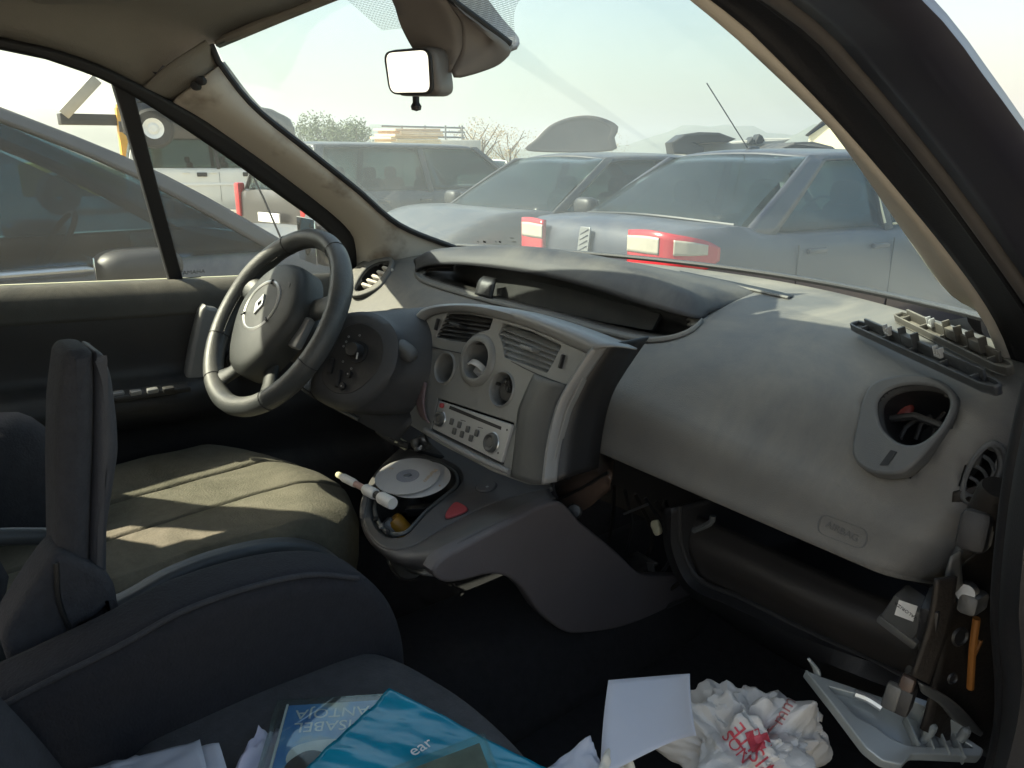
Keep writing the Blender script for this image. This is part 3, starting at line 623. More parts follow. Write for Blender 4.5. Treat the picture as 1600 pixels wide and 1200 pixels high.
# end cap closing the right end
endr = [dash_pt(1, j) for j in range(0, nvv, 3)]
mesh('dash_end_cap', *loft([endr, [p + V((-0.004, 0.05, -0.004)) for p in endr], [V((0.69, max(p.y + 0.16, 1.05), p.z - 0.01)) for p in endr]], 30, 8), 'dark', dash, 60, 0.003)
# vents
def vent(fr, ring, lens, mring, name, rise=0.006, depth=0.07, thick=0.012):
    r = mesh(name, *plate(fr, ring, [lens], thick, 0.004, rise), mring, dash, 50)
    lo = [fr.w(a, b, rise - 0.002) for a, b in lens]; c = sum(lo, V((0, 0, 0))) / len(lo)
    v, f = loft([lo, [p - fr.ez * depth * 0.5 for p in lo], [c + (p - c) * 0.7 - fr.ez * depth for p in lo]], 40, 7, True)
    v.append(c - fr.ez * depth); k = len(v) - 1; f += [(6 * 40 + j, 6 * 40 + (j + 1) % 40, k) for j in range(40)]
    mesh('vent_duct', v, f, 'black', r, 60)
    return r
rv1 = vent(vf, pear, hole, 'dash_low', 'vent_surround', 0.012, 0.10, 0.022)
cu_, cv_ = vf.px(1440, 660)
for k in range(4):
    a = vf.px(1405 + 26 * k, 690 - 4 * k, -0.05); b2 = vf.px(1432 + 22 * k, 655 - 5 * k, -0.05)
    mesh('vent_slat', *tube([vf.w(*a, -0.05), vf.w((a[0] + b2[0]) / 2, (a[1] + b2[1]) / 2, -0.042), vf.w(*b2, -0.05)], 0.003, 6), 'dark', rv1)
mesh('red_flap', *pillow(vf.w(*vf.px(1400, 640, -0.045), -0.045), 0.045, 0.03, 0.012, vf.ex, vf.ey, 3, 16), mat('dark_red_flap', (0.20, 0.03, 0.02), 0.5), rv1)
mesh('vent_rib', *tube([vf.w(*vf.px(1385, 655, -0.03), -0.03), vf.w(*vf.px(1430, 650, -0.025), -0.025), vf.w(*vf.px(1478, 668, -0.03), -0.03)], 0.005, 8), 'dark', rv1)
# thumb slot below the round vent
sl_ = [vf.px(*q, .0125) for q in ((1392, 703), (1402, 706), (1387, 727), (1374, 727))]
mesh('thumb_slot', *plate(vf, roundpoly(sl_, 0.001), (), 0.002, 0, 0.0130), 'black', rv1)
rv2 = vent(sf, sring, slens, 'dash_low', 'side_vent', 0.006, 0.05, 0.010)
for k, (a, b2) in enumerate((((1536, 712), (1553, 735)), ((1525, 728), (1544, 752)), ((1514, 745), (1533, 766)))):
    m_ = ((a[0] + b2[0]) / 2 + 3, (a[1] + b2[1]) / 2 - 3)
    mesh('vent_slat', *tube([sf.w(*sf.px(*q)) for q in (a, m_, b2)], 0.0022, 6, 8), 'dash_low', rv2)
rv3 = vent(lf, lring, llens, 'dash', 'corner_vent', 0.006, 0.06, 0.012)
for k in range(5):
    t = k / 4; a = (566 + 32 * t, 444 - 26 * t); 
    p0, p1 = lf.w(*lf.px(a[0], a[1])), lf.w(*lf.px(a[0] + 16, a[1] + 5)); mesh('vent_slat', *box((p0 + p1) / 2 - lf.ez * 0.006, ((p1 - p0).length, 0.008, 0.02), p1 - p0, lf.ey, 0.002), 'beige', rv3)
# defroster slot along the base of the glass
dl = [DH(1062, 425, .002), DH(1120, 437, .002), DH(1200, 454, .002), DH(1240, 464, .002)]
dw = [DH(1066, 430, .002), DH(1120, 443, .002), DH(1196, 460, .002), DH(1232, 468, .002)]
loftm('defroster_slot', [dl, dw], 'black', dash, 20, 3, 0.002)
mesh('defroster_rim', *tube(spline([p + V((0, 0, .001)) for p in dw] , 20), 0.003, 6), 'dash', dash)
# airbag marking
gx = dprof(0.55); fa = fitfr(((1292, 812), (1340, 830), (1338, 848), (1294, 832)))
ar = roundpoly([(-0.032, -0.013), (0.032, -0.013), (0.032, 0.013), (-0.032, 0.013)], 0.012)
am = plate(fa, ar, [shrink(ar, 0.95)], 0.0010, 0, 0.0008); am = join(am, text(fa, 'AIRBAG', 0, 0, 0.0125, R(-6), 0.0004, 0.0004))
mesh('airbag_mark', *am, 'dash_low', dash, 0)
# ---- instrument cowl
rim = [DH(a, b, 0.002) for a, b in lens_lo]
def soft(vals, n=3):
    for _ in range(n): vals = [vals[0]] + [(vals[i - 1] + 2 * vals[i] + vals[i + 1]) / 4 for i in range(1, len(vals) - 1)] + [vals[-1]]
    return vals
k_ = [math.sin(math.pi * i / 10) ** 0.8 if 0 < i < 10 else 0 for i in range(11)]
ly = soft([r.y + 0.003 + 0.020 * k for r, k in zip(rim, k_)])
lip = [P(a, b, y=y) for (a, b), y in zip(lens_up, ly)]
ry = soft([y + 0.010 + 0.055 * k for y, k in zip(ly, k_)])
ridge = [P(a, b, y=y) for (a, b), y in zip(top[:10], ry)] + [DH(1112, 490, 0.003)]
# to the right the swelling runs out into the dash
tail_l = [DH(1130, 501, 0.0015), DH(1178, 489, 0.001), DH(1236, 474, 0.0005)]
tail_r = [DH(1172, 477, 0.004), DH(1205, 474, 0.002), DH(1240, 472, 0.0005)]
mid = [a.lerp(b, 0.42) + V((0, -0.010, 0.006)) * k for a, b, k in zip(lip, ridge, k_)]
back = [V((p.x + 0.01, max(p.y + 0.02, wsY(p.x) - 0.05), 1.127)) for p in ridge]
tail_b = [DH(1176, 462, 0.002), DH(1208, 465, 0.001), DH(1243, 470, 0.0004)]
mid_t = [a.lerp(b, 0.5) for a, b in zip(tail_l, tail_r)]
inner = [p + V((0, 0.10, 0.0)) for p in lip]
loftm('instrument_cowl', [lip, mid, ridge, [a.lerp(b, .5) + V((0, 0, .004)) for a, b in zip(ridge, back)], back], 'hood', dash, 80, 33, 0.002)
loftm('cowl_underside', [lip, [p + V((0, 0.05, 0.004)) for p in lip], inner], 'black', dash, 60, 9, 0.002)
rout = [DH(x, y + 5, 0.001) for x, y in lens_lo]
rin = [p + V((0, 0.012, 0.001)) for p in rim]
loftm('instrument_bezel', [rout, [a.lerp(b, .5) + V((0, -.001, .004)) for a, b in zip(rout, rim)], rim, rin], 'dash', dash, 60, 13, 0.003)
loftm('instrument_recess', [rin, [p + V((0, 0.05, -0.004)) for p in rin], [p + V((0, 0.10, -0.008)) for p in rin], [p + V((0, 0.01, 0.01)) for p in inner]], 'dark', dash, 50, 13, 0.003)
fsn = Fr((0, 1.035, 1.10), (1, 0, 0), (0, 0.35, 0.94))
scr = [fsn.px(*q) for q in ((775, 430), (880, 448), (1032, 490), (1018, 517), (940, 503), (770, 463))]
mesh('instrument_display', *plate(fsn, roundpoly(scr, 0.006), (), 0.008, 0.001, 0.0), 'screen', dash)
mesh('cowl_post', *loft([[P(756, 432, y=1.01), P(776, 436, y=1.02)], [P(748, 440, y=0.995), P(773, 446, y=1.005)], [P(742, 460, y=0.985), P(768, 468, y=0.995)]], 5, 9), 'black', dash, 60, 0.004)

# ---- lower dash on the driver's side and the switch pod beside the column
pod = empty('switch_pod', P(560, 600, x=-0.24), 'dark switch pod with a light knob between the steering wheel and center stack', 'control panel')
fp = Fr(P(566, 570, x=-0.215), (0.85, 0.5, 0), (-0.15, 0.42, 0.9))
pol = smooth2([fp.px(*q) for q in ((536, 520), (553, 508), (578, 509), (600, 530), (598, 570), (575, 600), (548, 616), (520, 612), (505, 590), (520, 555))], 50)
pout = smooth2([fp.px(*q) for q in ((528, 500), (555, 488), (590, 493), (618, 522), (616, 575), (588, 612), (552, 634), (512, 626), (488, 602), (508, 545))], 50)
lo0 = [fp.w(a, b, 0.0) for a, b in pout]; c0 = sum(lo0, V((0, 0, 0))) / len(lo0)
v, f = loft([[fp.w(a, b, 0.006) for a, b in pol], lo0, [p - fp.ez * 0.03 + (p - c0) * 0.10 for p in lo0], [p + V((0.0, 0.16, -0.03)) + (p - c0) * 0.25 for p in lo0]], 50, 16, True)
mesh('pod_shell', v, f, mat('charcoal_pod_plastic', (0.042, 0.043, 0.046), 0.5, 0.1, 6, 0.3, 900, dust=0.10, dustcol=(0.16, 0.15, 0.13)), pod, 60)
mesh('pod_face', *plate(fp, pol, (), 0.006, 0.0015, 0.0065), 'dark', pod)
def onp(x, y, h=0.007): return fp.w(*fp.px(x, y, h), h)
kb = mesh('light_knob', *lathe([(0, 0.026), (0.012, 0.026), (0.0135, 0.022), (0.0145, 0.004), (0.020, 0.003), (0.0205, 0)], onp(560, 550), fp.ez, 28), 'black', pod)
mesh('knob_mark', *box(onp(558, 556, 0.034), (0.003, 0.012, 0.001), fp.ex, fp.ey), 'clip', kb)
mesh('dimmer_wheel', *box(onp(529, 591), (0.010, 0.034, 0.008), fp.ex, fp.ey + fp.ex * 0.25, 0.003), 'black', pod)
mesh('dimmer_wheel', *box(onp(517, 572), (0.012, 0.030, 0.008), fp.ex, fp.ey + fp.ex * 0.25, 0.003), 'black', pod)
for q in ((546, 585), (536, 604)):
    b_ = mesh('round_button', *lathe([(0, 0.006), (0.006, 0.006), (0.007, 0)], onp(*q), fp.ez, 18), 'black', pod)
    mesh('button_lamp', *lathe([(0, 0.0071), (0.0015, 0.0066)], onp(*q), fp.ez, 8), 'clip', b_)
for q in ((545, 526), (562, 524), (541, 534), (537, 541), (536, 565), (549, 576)):
    mesh('printed_symbol', *plate(fp, circ(*fp.px(*q, .01), 0.0022, 8), [circ(*fp.px(*q, .01), 0.0012, 8)], 0.0006, 0, 0.0105), 'clip', pod, 0)
# column shroud, knee panel below
mesh('column_shroud', *loft([[P(470, 590, x=-0.30), P(500, 520, x=-0.34), P(540, 500, x=-0.34), P(560, 560, x=-0.28)], [V((-0.48, 0.80, 0.94)), V((-0.46, 0.84, 1.04)), V((-0.30, 0.86, 1.05)), V((-0.24, 0.84, 0.95))]], 20, 6), 'dark', pod, 60, 0.004)
mesh('column_stalk', *pillow(P(634, 548, x=-0.17), 0.05, 0.03, 0.026, (0.8, 0.3, -0.5), (0, 1, 0), 3, 18), 'dash_low', pod)
mesh('knee_panel', *loft([[V((-0.66, 0.88, 0.99)), V((-0.4, 0.83, 0.97)), V((-0.2, 0.83, 0.95)), V((-0.12, 0.84, 0.95))], [P(450, 600, x=-0.5) + V((0, .1, 0)), P(470, 605, x=-0.38), P(560, 655, x=-0.26), P(625, 690, x=-0.19)], [V((-0.6, 0.95, 0.78)), V((-0.4, 0.95, 0.76)), V((-0.22, 0.95, 0.74)), V((-0.12, 0.95, 0.74))]], 30, 11), 'black', pod, 60, 0.004)
mesh('knee_panel_edge', *tube([P(464, 601, x=-0.385), P(490, 619, x=-0.35), P(520, 634, x=-0.31), P(560, 655, x=-0.265)], 0.004, 8, 14), 'shield', pod)

# =================================================================== center stack
st = empty('center_stack', (0, 0.80, 0.86), 'grey center stack with air vents, empty dial holes and radio', 'center stack')
fs_ = Fr((0, 0.785, 1.03), (1, 0.03, 0), (0, 0.322, 0.947))
Q = lambda *l: [fs_.px(*q) for q in l]
CR = lambda x, y, hw, hh, h=0.0: (fs_.px(x, y, h), 0.5 * abs(fs_.px(x, y - hh, h)[1] - fs_.px(x, y + hh, h)[1]))
ringc, ringr = CR(746, 563, 24, 30); lc, lr = CR(695, 575, 15, 23.5); rc, rr_ = CR(784, 608, 22, 26.5); bc, br = CR(665, 549, 7.5, 14)
ventL = Q((699, 489), (735, 491), (770, 498), (764, 515), (750, 518), (738, 524), (729, 535), (704, 532), (681, 526))
ventR = Q((786, 505), (830, 518), (877, 540), (866, 562), (855, 582), (820, 569), (788, 558), (786, 540), (779, 522))
rad = Q((684, 622), (803, 661), (786, 727), (673, 673))
outl = Q((662, 492), (680, 487), (720, 484), (770, 491), (830, 507), (890, 529), (930, 546), (906, 600), (886, 640), (872, 690), (862, 742), (852, 757), (825, 757), (770, 737), (690, 695), (640, 664), (622, 650), (626, 610), (640, 556))
fdisk = [circ(lc[0], lc[1], lr), circ(rc[0], rc[1], rr_), circ(ringc[0], ringc[1], ringr), circ(bc[0], bc[1], br * 1.05)]
face = mesh('stack_face', *plate(fs_, roundpoly(outl, 0.008), [roundpoly(ventL, 0.003), roundpoly(ventR, 0.003), roundpoly(rad, 0.002)] + fdisk, 0.012, 0.0015, 0.0), 'stack', st, 40)
# darker flank, bending away to the right
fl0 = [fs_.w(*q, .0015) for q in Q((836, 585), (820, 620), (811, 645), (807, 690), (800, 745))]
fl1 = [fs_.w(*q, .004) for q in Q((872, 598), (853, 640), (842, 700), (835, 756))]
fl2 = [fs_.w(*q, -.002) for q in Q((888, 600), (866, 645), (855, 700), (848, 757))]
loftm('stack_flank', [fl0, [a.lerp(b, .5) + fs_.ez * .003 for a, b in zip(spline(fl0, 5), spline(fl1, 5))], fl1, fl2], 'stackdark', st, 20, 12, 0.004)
# grey arch over the vents and strip down the right edge
ar_o = [fs_.w(*q, .0) for q in Q((652, 500), (662, 485), (690, 477), (740, 476), (800, 484), (860, 501), (915, 521), (960, 541))]
ar_m = [fs_.w(*q, .012) for q in Q((656, 502), (668, 489), (695, 482), (740, 482), (800, 492), (856, 510), (905, 530), (942, 547))]
ar_i = [fs_.w(*q, .002) for q in Q((662, 504), (676, 493), (700, 488), (740, 489), (796, 502), (848, 520), (892, 540), (922, 553))]
ar_b = [p + V((0, 0.05, -0.012)) for p in ar_o]
loftm('stack_arch', [ar_b, ar_o, ar_m, ar_i], 'silver', st, 40, 16, 0.003)
s_i = [fs_.w(*q, .004) for q in Q((926, 545), (892, 598), (872, 640), (859, 700), (852, 758))]
s_m = [fs_.w(*q, .012) for q in Q((938, 543), (900, 600), (878, 642), (864, 700), (857, 757))]
s_o = [p + V((0.006, 0.022, 0)) for p in s_m]; s_b = [p + V((0.0, 0.09, 0)) for p in s_o]
loftm('stack_edge_strip', [s_i, s_m, s_o], 'silver', st, 24, 9, 0.003)
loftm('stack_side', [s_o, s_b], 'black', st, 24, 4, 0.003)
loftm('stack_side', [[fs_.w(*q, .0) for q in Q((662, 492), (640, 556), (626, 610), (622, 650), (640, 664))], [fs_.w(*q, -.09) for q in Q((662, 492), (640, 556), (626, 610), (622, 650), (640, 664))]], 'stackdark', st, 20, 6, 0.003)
# dark cavity behind the openings
mesh('stack_cavity', *plate(fs_, shrink(outl, 0.93), (), 0.004, 0, -0.065), 'black', st)
# panel joint lines
for ln in (((836, 585), (820, 620), (811, 645), (807, 690), (802, 735)), ((645, 538), (668, 541), (725, 553)), ((800, 565), (836, 583), (896, 606))):
    mesh('panel_joint', *tube([fs_.w(*fs_.px(*q), 0.0016 if k < 5 else 0.0) for k, q in enumerate(ln)], 0.0008, 5, 18), 'black', st)
# rings round the dial holes
def ring(c, r, w_, m, h=0.006, nm='dial_ring'):
    return mesh(nm, *lathe([(r, -0.05), (r, 0.0), (r + 0.0012, h * 0.8), (r + w_ * 0.5, h), (r + w_, h * 0.3), (r + w_ + 0.001, -0.001)], fs_.w(c[0], c[1], 0), fs_.ez, 40), m, st, 50)
big = ring(ringc, ringr, 0.014, 'stack', 0.007); ring(lc, lr, 0.004, 'stack', 0.003); ring(rc, rr_, 0.004, 'stack', 0.003)
# loose white dial lying in the middle hole
fdl = Fr(fs_.w(*fs_.px(744, 585, -0.02), -0.02), fs_.ex, fs_.ey * 0.7 + fs_.ez * 0.7)
dsk = mesh('loose_dial_core', *plate(fdl, circ(0, 0, 0.026, 32), [[(0.022 * math.cos(a), 0.022 * math.sin(a)) for a in [math.pi * (0.08 + 0.84 * i / 16) for i in range(17)]], [(0.022 * math.cos(a), 0.022 * math.sin(a)) for a in [math.pi * (1.08 + 0.84 * i / 16) for i in range(17)]]], 0.012, 0.001, 0), 'white', st)
# cluster of knobs left inside the right hole
kn = mesh('climate_control', *lathe([(0, -0.012), (0.018, -0.012), (0.021, -0.016), (0.022, -0.04)], fs_.w(rc[0], rc[1], 0), fs_.ez, 30), 'black', st)
for q, rad_ in (((791, 596), 0.0075), ((793, 606), 0.0075), ((775, 599), 0.003)):
    c = fs_.w(*fs_.px(*q, -.008), -.008); mesh('control_button', *lathe([(0, 0.001), (rad_ * 0.3, 0.001), (rad_ * 0.45, -0.001), (rad_ * 0.8, 0.0008), (rad_, -0.001), (rad_, -0.008)], c, fs_.ez, 20), 'dark', kn)
# round button on the left
mesh('round_button', *lathe([(0, 0.010), (br * 0.45, 0.009), (br * 0.75, 0.005), (br * 0.92, -0.001), (br * 0.95, -0.01)], fs_.w(bc[0], bc[1], 0), fs_.ez, 26, sx=0.9), 'stackdark', st)
ring(bc, br * 1.02, 0.002, 'stack', 0.002)
# air vents: louvres, tabs, wheels
def louvres(corn, n, m, nm, tabpx, tabm):
    (tl, tr, br_, bl) = [fs_.px(*q, -.006) for q in corn]
    first = None
    for k in range(n):
        t = (k + 0.6) / n
        a = (lerp(tl[0], bl[0], t), lerp(tl[1], bl[1], t)); b_ = (lerp(tr[0], br_[0], t), lerp(tr[1], br_[1], t))
        p0, p1 = fs_.w(*a, -.008), fs_.w(*b_, -.008)
        o = mesh(nm, *box((p0 + p1) / 2, ((p1 - p0).length, 0.0022, 0.016), p1 - p0, fs_.ey * 0.75 + fs_.ez * 0.65, 0.0007), m, st)
        if k == n // 2: first = o
    c = fs_.w(*fs_.px(*tabpx, .004), .004)
    mesh('vent_tab', *box(c, (0.030, 0.007, 0.022), fs_.ex + fs_.ey * -0.05, fs_.ey, 0.002), tabm, first)
louvres(((694, 487), (772, 497), (758, 538), (678, 527)), 6, 'dark', 'vent_louvre', (716, 509), 'dark')
louvres(((785, 503), (880, 541), (858, 584), (782, 560)), 6, 'stack', 'vent_louvre', (828, 545), 'stack')
# flanking end pieces with thumb wheels
for q, ol_ in (((683, 507), ((672, 495), (697, 488), (681, 526), (662, 522))), ((878, 565), ((880, 540), (893, 546), (876, 590), (857, 583)))):
    mesh('thumb_wheel', *box(fs_.w(*fs_.px(*q, .002), .002), (0.0045, 0.022, 0.008), fs_.ex, fs_.ey + fs_.ex * 0.12, 0.001), 'black', st)
# ---- radio
frd = Fr(fs_.w(*fs_.px(738, 673, 0), 0.001), fs_.ex + fs_.ez * 0.03, fs_.ey)
RQ = lambda *l: [frd.px(*q) for q in l]
rslot = RQ((705, 634), (785, 667), (784, 672), (703, 639))
radio = mesh('radio', *plate(frd, roundpoly(RQ((687, 626), (801, 664), (784, 723), (677, 670)), 0.002), (), 0.010, 0.0012, 0.002), 'radio', st)
mesh('disc_slot', *plate(frd, rslot, (), 0.0012, 0, 0.0026), 'black', radio)
for (x, y, hh) in ((690, 655, 12.5), (770, 692, 16.5)):
    r0 = 0.5 * abs(frd.px(x, y - hh)[1] - frd.px(x, y + hh)[1]); c = frd.w(*frd.px(x, y), 0.002)
    mesh('radio_knob', *lathe([(0, 0.006), (r0 * 0.45, 0.006), (r0 * 0.5, 0.005), (r0 * 0.8, 0.008), (r0 * 0.92, 0.007), (r0, 0.0)], c, frd.ez, 30), 'stackdark', radio)
    mesh('knob_ring', *lathe([(r0 * 1.02, 0.0), (r0 * 1.06, 0.002), (r0 * 1.14, 0.0005)], c, frd.ez, 30), 'chrome', radio)
for (x, y) in ((708, 659), (720, 664), (733, 671), (747, 677), (712, 674), (724, 679), (738, 685)):
    mesh('radio_button', *box(frd.w(*frd.px(x, y), 0.003), (0.0085, 0.012, 0.006), frd.ex, frd.ey - frd.ex * 0.5, 0.002), 'stackdark', radio)
    
for q in ((794, 672), (780, 708), (679, 659)):
    mesh('screw_hole', *lathe([(0, 0.0026), (0.002, 0.0026)], frd.w(*frd.px(*q), 0), frd.ez, 10), 'black', radio)
mesh('power_button', *lathe([(0, 0.006), (0.004, 0.005), (0.005, 0)], frd.w(*frd.px(693, 634), 0.002), frd.ez, 14), 'redbtn', radio)
for (x, y) in ((725, 657), (752, 668)): mesh('button_legend', *plate(frd, [frd.px(x - 4, y - 1), frd.px(x + 4, y + 1), frd.px(x + 4, y + 2), frd.px(x - 4, y)], (), 0.0003, 0, 0.0022), 'ink', radio, 0)
mesh('stack_lip', *tube([fs_.w(*q, 0.006) for q in Q((668, 672), (700, 690), (750, 716), (800, 738))], 0.005, 8, 16), 'silver', st)
mesh('loose_pocket_trim', *loft([[fs_.w(*q, .002) for q in Q((655, 590), (652, 620), (656, 645), (664, 655))], [fs_.w(*q, .008) for q in Q((672, 600), (668, 625), (670, 648), (676, 662))]], 12, 5), mat('mauve_pocket_trim', (0.17, 0.12, 0.125), 0.35, 0.08, 8), st, 50, 0.003)

# =================================================================== console
con = empty('center_console', (0.03, 0.8, 0.5), 'grey boat-shaped center console with an open gear shifter hole', 'console')
fc = Fr((0.0, 0.66, 0.772), (1, 0, 0), (0, 0.98, 0.19))
CQ = lambda *l: [fc.px(*q) for q in l]
cout = CQ((600, 722), (575, 755), (567, 790), (570, 820), (586, 846), (612, 858), (645, 852), (690, 826), (745, 797), (800, 776), (852, 764), (862, 756), (800, 735), (740, 705), (680, 685), (640, 690))
chole = CQ((612, 728), (590, 758), (578, 790), (584, 818), (603, 838), (630, 838), (648, 822), (668, 800), (690, 781), (716, 760), (722, 745), (712, 728), (680, 714), (640, 714))
chs = smooth2(chole, 60)
# the red marker's and button's own seats stay solid; top panel follows the frame with a soft edge
mesh('console_top', *plate(fc, smooth2(cout, 80), [chs], 0.010, 0.003, 0.0), 'console', con)
r0 = [fc.w(*q, -0.003) for q in CQ((575, 755), (567, 790), (570, 820), (586, 846), (612, 858), (645, 852), (690, 826), (745, 797), (800, 776), (858, 762))]
r2 = [P(578, 770, x=-0.15), P(569, 812, x=-0.10), P(575, 836, z=0.715), P(600, 866, z=0.708), P(640, 887, z=0.705), P(676, 886, x=0.118), P(705, 858, x=0.128), P(760, 826, x=0.13), P(812, 803, x=0.132), P(868, 780, x=0.134)]
r1_ = [a.lerp(b, 0.5) + V((0.010, -0.012, 0.006)) * (0.6 if i > 5 else 1.0) for i, (a, b) in enumerate(zip(spline(r0, 10), spline(r2, 10)))]
loftm('console_side', [r0, r1_, r2], 'console', con, 50, 12, 0.004)
# hull of the console below the rim
keel = [P(578, 800, x=-0.14) - V((0, 0, 0.02)), P(586, 850, x=-0.12), P(606, 872, z=0.67), P(640, 893, z=0.672), P(662, 898, x=0.112), P(700, 900, x=0.12)]
loftm('console_hull', [r2[:6] + [], keel], 'stackdark', con, 30, 5, 0.004)
# big side panel
fsd = Fr((0.136, 0.85, 0.65), (0, 1, 0.0), (0, 0, 1))
sq = [(672, 890), (690, 868), (720, 852), (790, 815), (866, 782), (905, 815), (960, 860), (1000, 896), (1040, 899), (1078, 902), (1085, 916), (1074, 930), (1040, 950), (970, 978), (905, 988), (875, 983), (840, 955), (815, 920), (790, 900), (760, 896), (720, 906), (690, 908)]
sp2 = smooth2([fsd.px(*q) for q in sq], 110)
side = mesh('console_side_panel', *plate(fsd, sp2, [circ(*fsd.px(1072, 912), 0.006, 12, 0.009)], 0.03, 0.006, 0.006, 3), mat('mauve_side_panel_plastic', (0.105, 0.094, 0.098), 0.5, 0.10, 5, 0.25, 700, dust=0.18, dustcol=(0.24, 0.21, 0.19)), con)
# inner well and its rim
wl = [fc.w(a, b, -0.002) for a, b in chs]; cc = sum(wl, V((0, 0, 0))) / len(wl)
loftm2 = loft([wl, [cc + (p - cc) * 0.93 - fc.ez * 0.008 for p in wl], [cc + (p - cc) * 0.90 - fc.ez * 0.03 for p in wl], [cc + (p - cc) * 0.86 - fc.ez * 0.10 for p in wl]], 60, 13, True)
mesh('shifter_well', *loftm2, 'stackdark', con, 60)
mesh('shifter_well_floor', *plate(fc, shrink(chs, 0.9), (), 0.004, 0, -0.10), 'black', con)
mesh('well_rim', *tube([cc + (fc.w(a, b, -0.004) - cc) * 0.90 for a, b in chs], 0.004, 8, closed=True), 'stackdark', con)
for k, q in enumerate(((588, 812), (596, 824), (606, 834))):
    mesh('rim_slot', *box(fc.w(*fc.px(*q, .0), 0.002), (0.012, 0.007, 0.004), fc.ex - fc.ey * 0.8, fc.ey + fc.ex * .8, 0.001), 'black' if k != 1 else 'stack', con)
# red marker and round push button
tri = CQ((711, 787), (722, 789), (731, 797), (722, 804), (698, 811), (699, 800))
mesh('red_marker_light', *plate(fc, smooth2(tri, 40), (), 0.006, 0.0015, 0.0035), 'redbtn', con)
mesh('marker_gap', *plate(fc, smooth2(shrink(tri, 1.08), 40), [smooth2(shrink(tri, 1.0), 40)], 0.0015, 0, 0.0008), 'black', con)
pb_, pr_ = fc.px(760, 761), 0.019
mesh('push_button', *lathe([(0, 0.004), (pr_ * 0.9, 0.0035), (pr_, 0.001)], fc.w(*pb_, 0), fc.ez, 32), 'console', con)
mesh('button_gap', *lathe([(pr_ * 1.0, 0.0006), (pr_ * 1.06, 0.0006)], fc.w(*pb_, 0), fc.ez, 32), 'black', con)
mesh('button_symbol', *box(fc.w(pb_[0] + 0.006, pb_[1] - 0.002, 0.0042), (0.004, 0.004, 0.0006), fc.ex, fc.ey), 'clip', con)
# works inside the well
mesh('shifter_boot', *lathe([(0.004, 0.07), (0.012, 0.05), (0.016, 0.03), (0.028, 0.015), (0.034, 0)], fc.w(*fc.px(640, 790, -.09), -.095), (0, 0.2, 1), 20), 'dark', con)
mesh('cable_lever', *box(fc.w(*fc.px(655, 797, -.05), -.05), (0.05, 0.018, 0.02), fc.ex + fc.ey, fc.ey, 0.005), 'dark', con)
oc = fc.w(*fc.px(624, 822, -.045), -.045)
mesh('orange_bushing', *lathe([(0, 0.020), (0.014, 0.019), (0.017, 0.012), (0.017, -0.02)], oc, (-0.4, -0.5, 0.8), 20), 'orange', con)
mesh('spring_cap', *lathe([(0.004, 0.012), (0.010, 0.013), (0.013, 0.009), (0.013, -0.02)], fc.w(*fc.px(609, 822, -.04), -.04), (-0.4, -0.5, 0.8), 20), 'silver', con)

# =================================================================== steering wheel
sw = empty('steering_wheel', V((-0.382, 0.60, 0.95)), 'worn black leather steering wheel with a round silver ringed hub', 'steering wheel')
ta, ya = R(35), R(7)
axis = V((math.sin(ya) * math.cos(ta), -math.cos(ya) * math.cos(ta), math.sin(ta)))
wc = P(429, 500, x=-0.382)
fw = Fr(wc, V((0, 0, 1)).cross(axis), axis.cross(V((0, 0, 1)).cross(axis)))    # ex right as seen by the driver, ey up, ez to the driver
if fw.ez.dot(axis) < 0: fw = Fr(wc, -fw.ex, fw.ey)
rim_r = 0.178
rp = []
nseg = 96
vs = []; sg = 14
for i in range(nseg):
    a = 2 * math.pi * i / nseg
    grip = 1.0 + 0.10 * sum(math.exp(-((math.degrees(a) - g + 180) % 360 - 180) ** 2 / 200.0) for g in (150, 30))
    c = fw.w(rim_r * math.cos(a), rim_r * math.sin(a), 0.0); rad = (c - wc).normalized()
    for j in range(sg):
        b = 2 * math.pi * j / sg
        vs.append(c + rad * (math.cos(b) * 0.0185 * grip) + fw.ez * (math.sin(b) * 0.0205 * grip))
fcs = []
for i in range(nseg):
    for j in range(sg): fcs.append((i * sg + j, i * sg + (j + 1) % sg, ((i + 1) % nseg) * sg + (j + 1) % sg, ((i + 1) % nseg) * sg + j))
rimo = mesh('rim', vs, fcs, 'leather', sw, 60)
for adeg in (62, 118, 200, 235, 305, 340):
    a = R(adeg); c = fw.w(rim_r * math.cos(a), rim_r * math.sin(a), 0); rad = (c - wc).normalized()
    mesh('leather_seam', *tube([c + rad * (math.cos(b) * 0.0188) + fw.ez * (math.sin(b) * 0.0208) for b in [2 * math.pi * k / 16 for k in range(16)]], 0.0009, 5, closed=True), 'black', rimo)
# stitching along the inside of the grips
for k in range(40):
    a = R(128 + 70 * k / 39); c = fw.w((rim_r - 0.0190) * math.cos(a), (rim_r - 0.0190) * math.sin(a), 0.003)
    t_ = fw.ex * -math.sin(a) + fw.ey * math.cos(a); mesh('stitch', *box(c, (0.0035, 0.0012, 0.004), t_, fw.ez, 0.0004), 'hub', rimo)
# hub: domed airbag cover
ho = smooth2([(-0.068, 0.055), (-0.03, 0.092), (0.03, 0.092), (0.068, 0.055), (0.082, 0.005), (0.060, -0.055), (0.030, -0.095), (0, -0.105), (-0.030, -0.095), (-0.060, -0.055), (-0.082, 0.005)], 60)
rowsh = []
for k, hgt in ((1.0, -0.035), (1.0, -0.004), (0.97, 0.010), (0.88, 0.020), (0.6, 0.027), (0.3, 0.030), (0.02, 0.031)):
    rowsh.append([fw.w(a * k * 1.2, b * k * 1.16, hgt + 0.010) for a, b in ho])
v, f = loft(rowsh, 60, 25, True); hub = mesh('airbag_cover', v, f, 'hub', sw, 60)
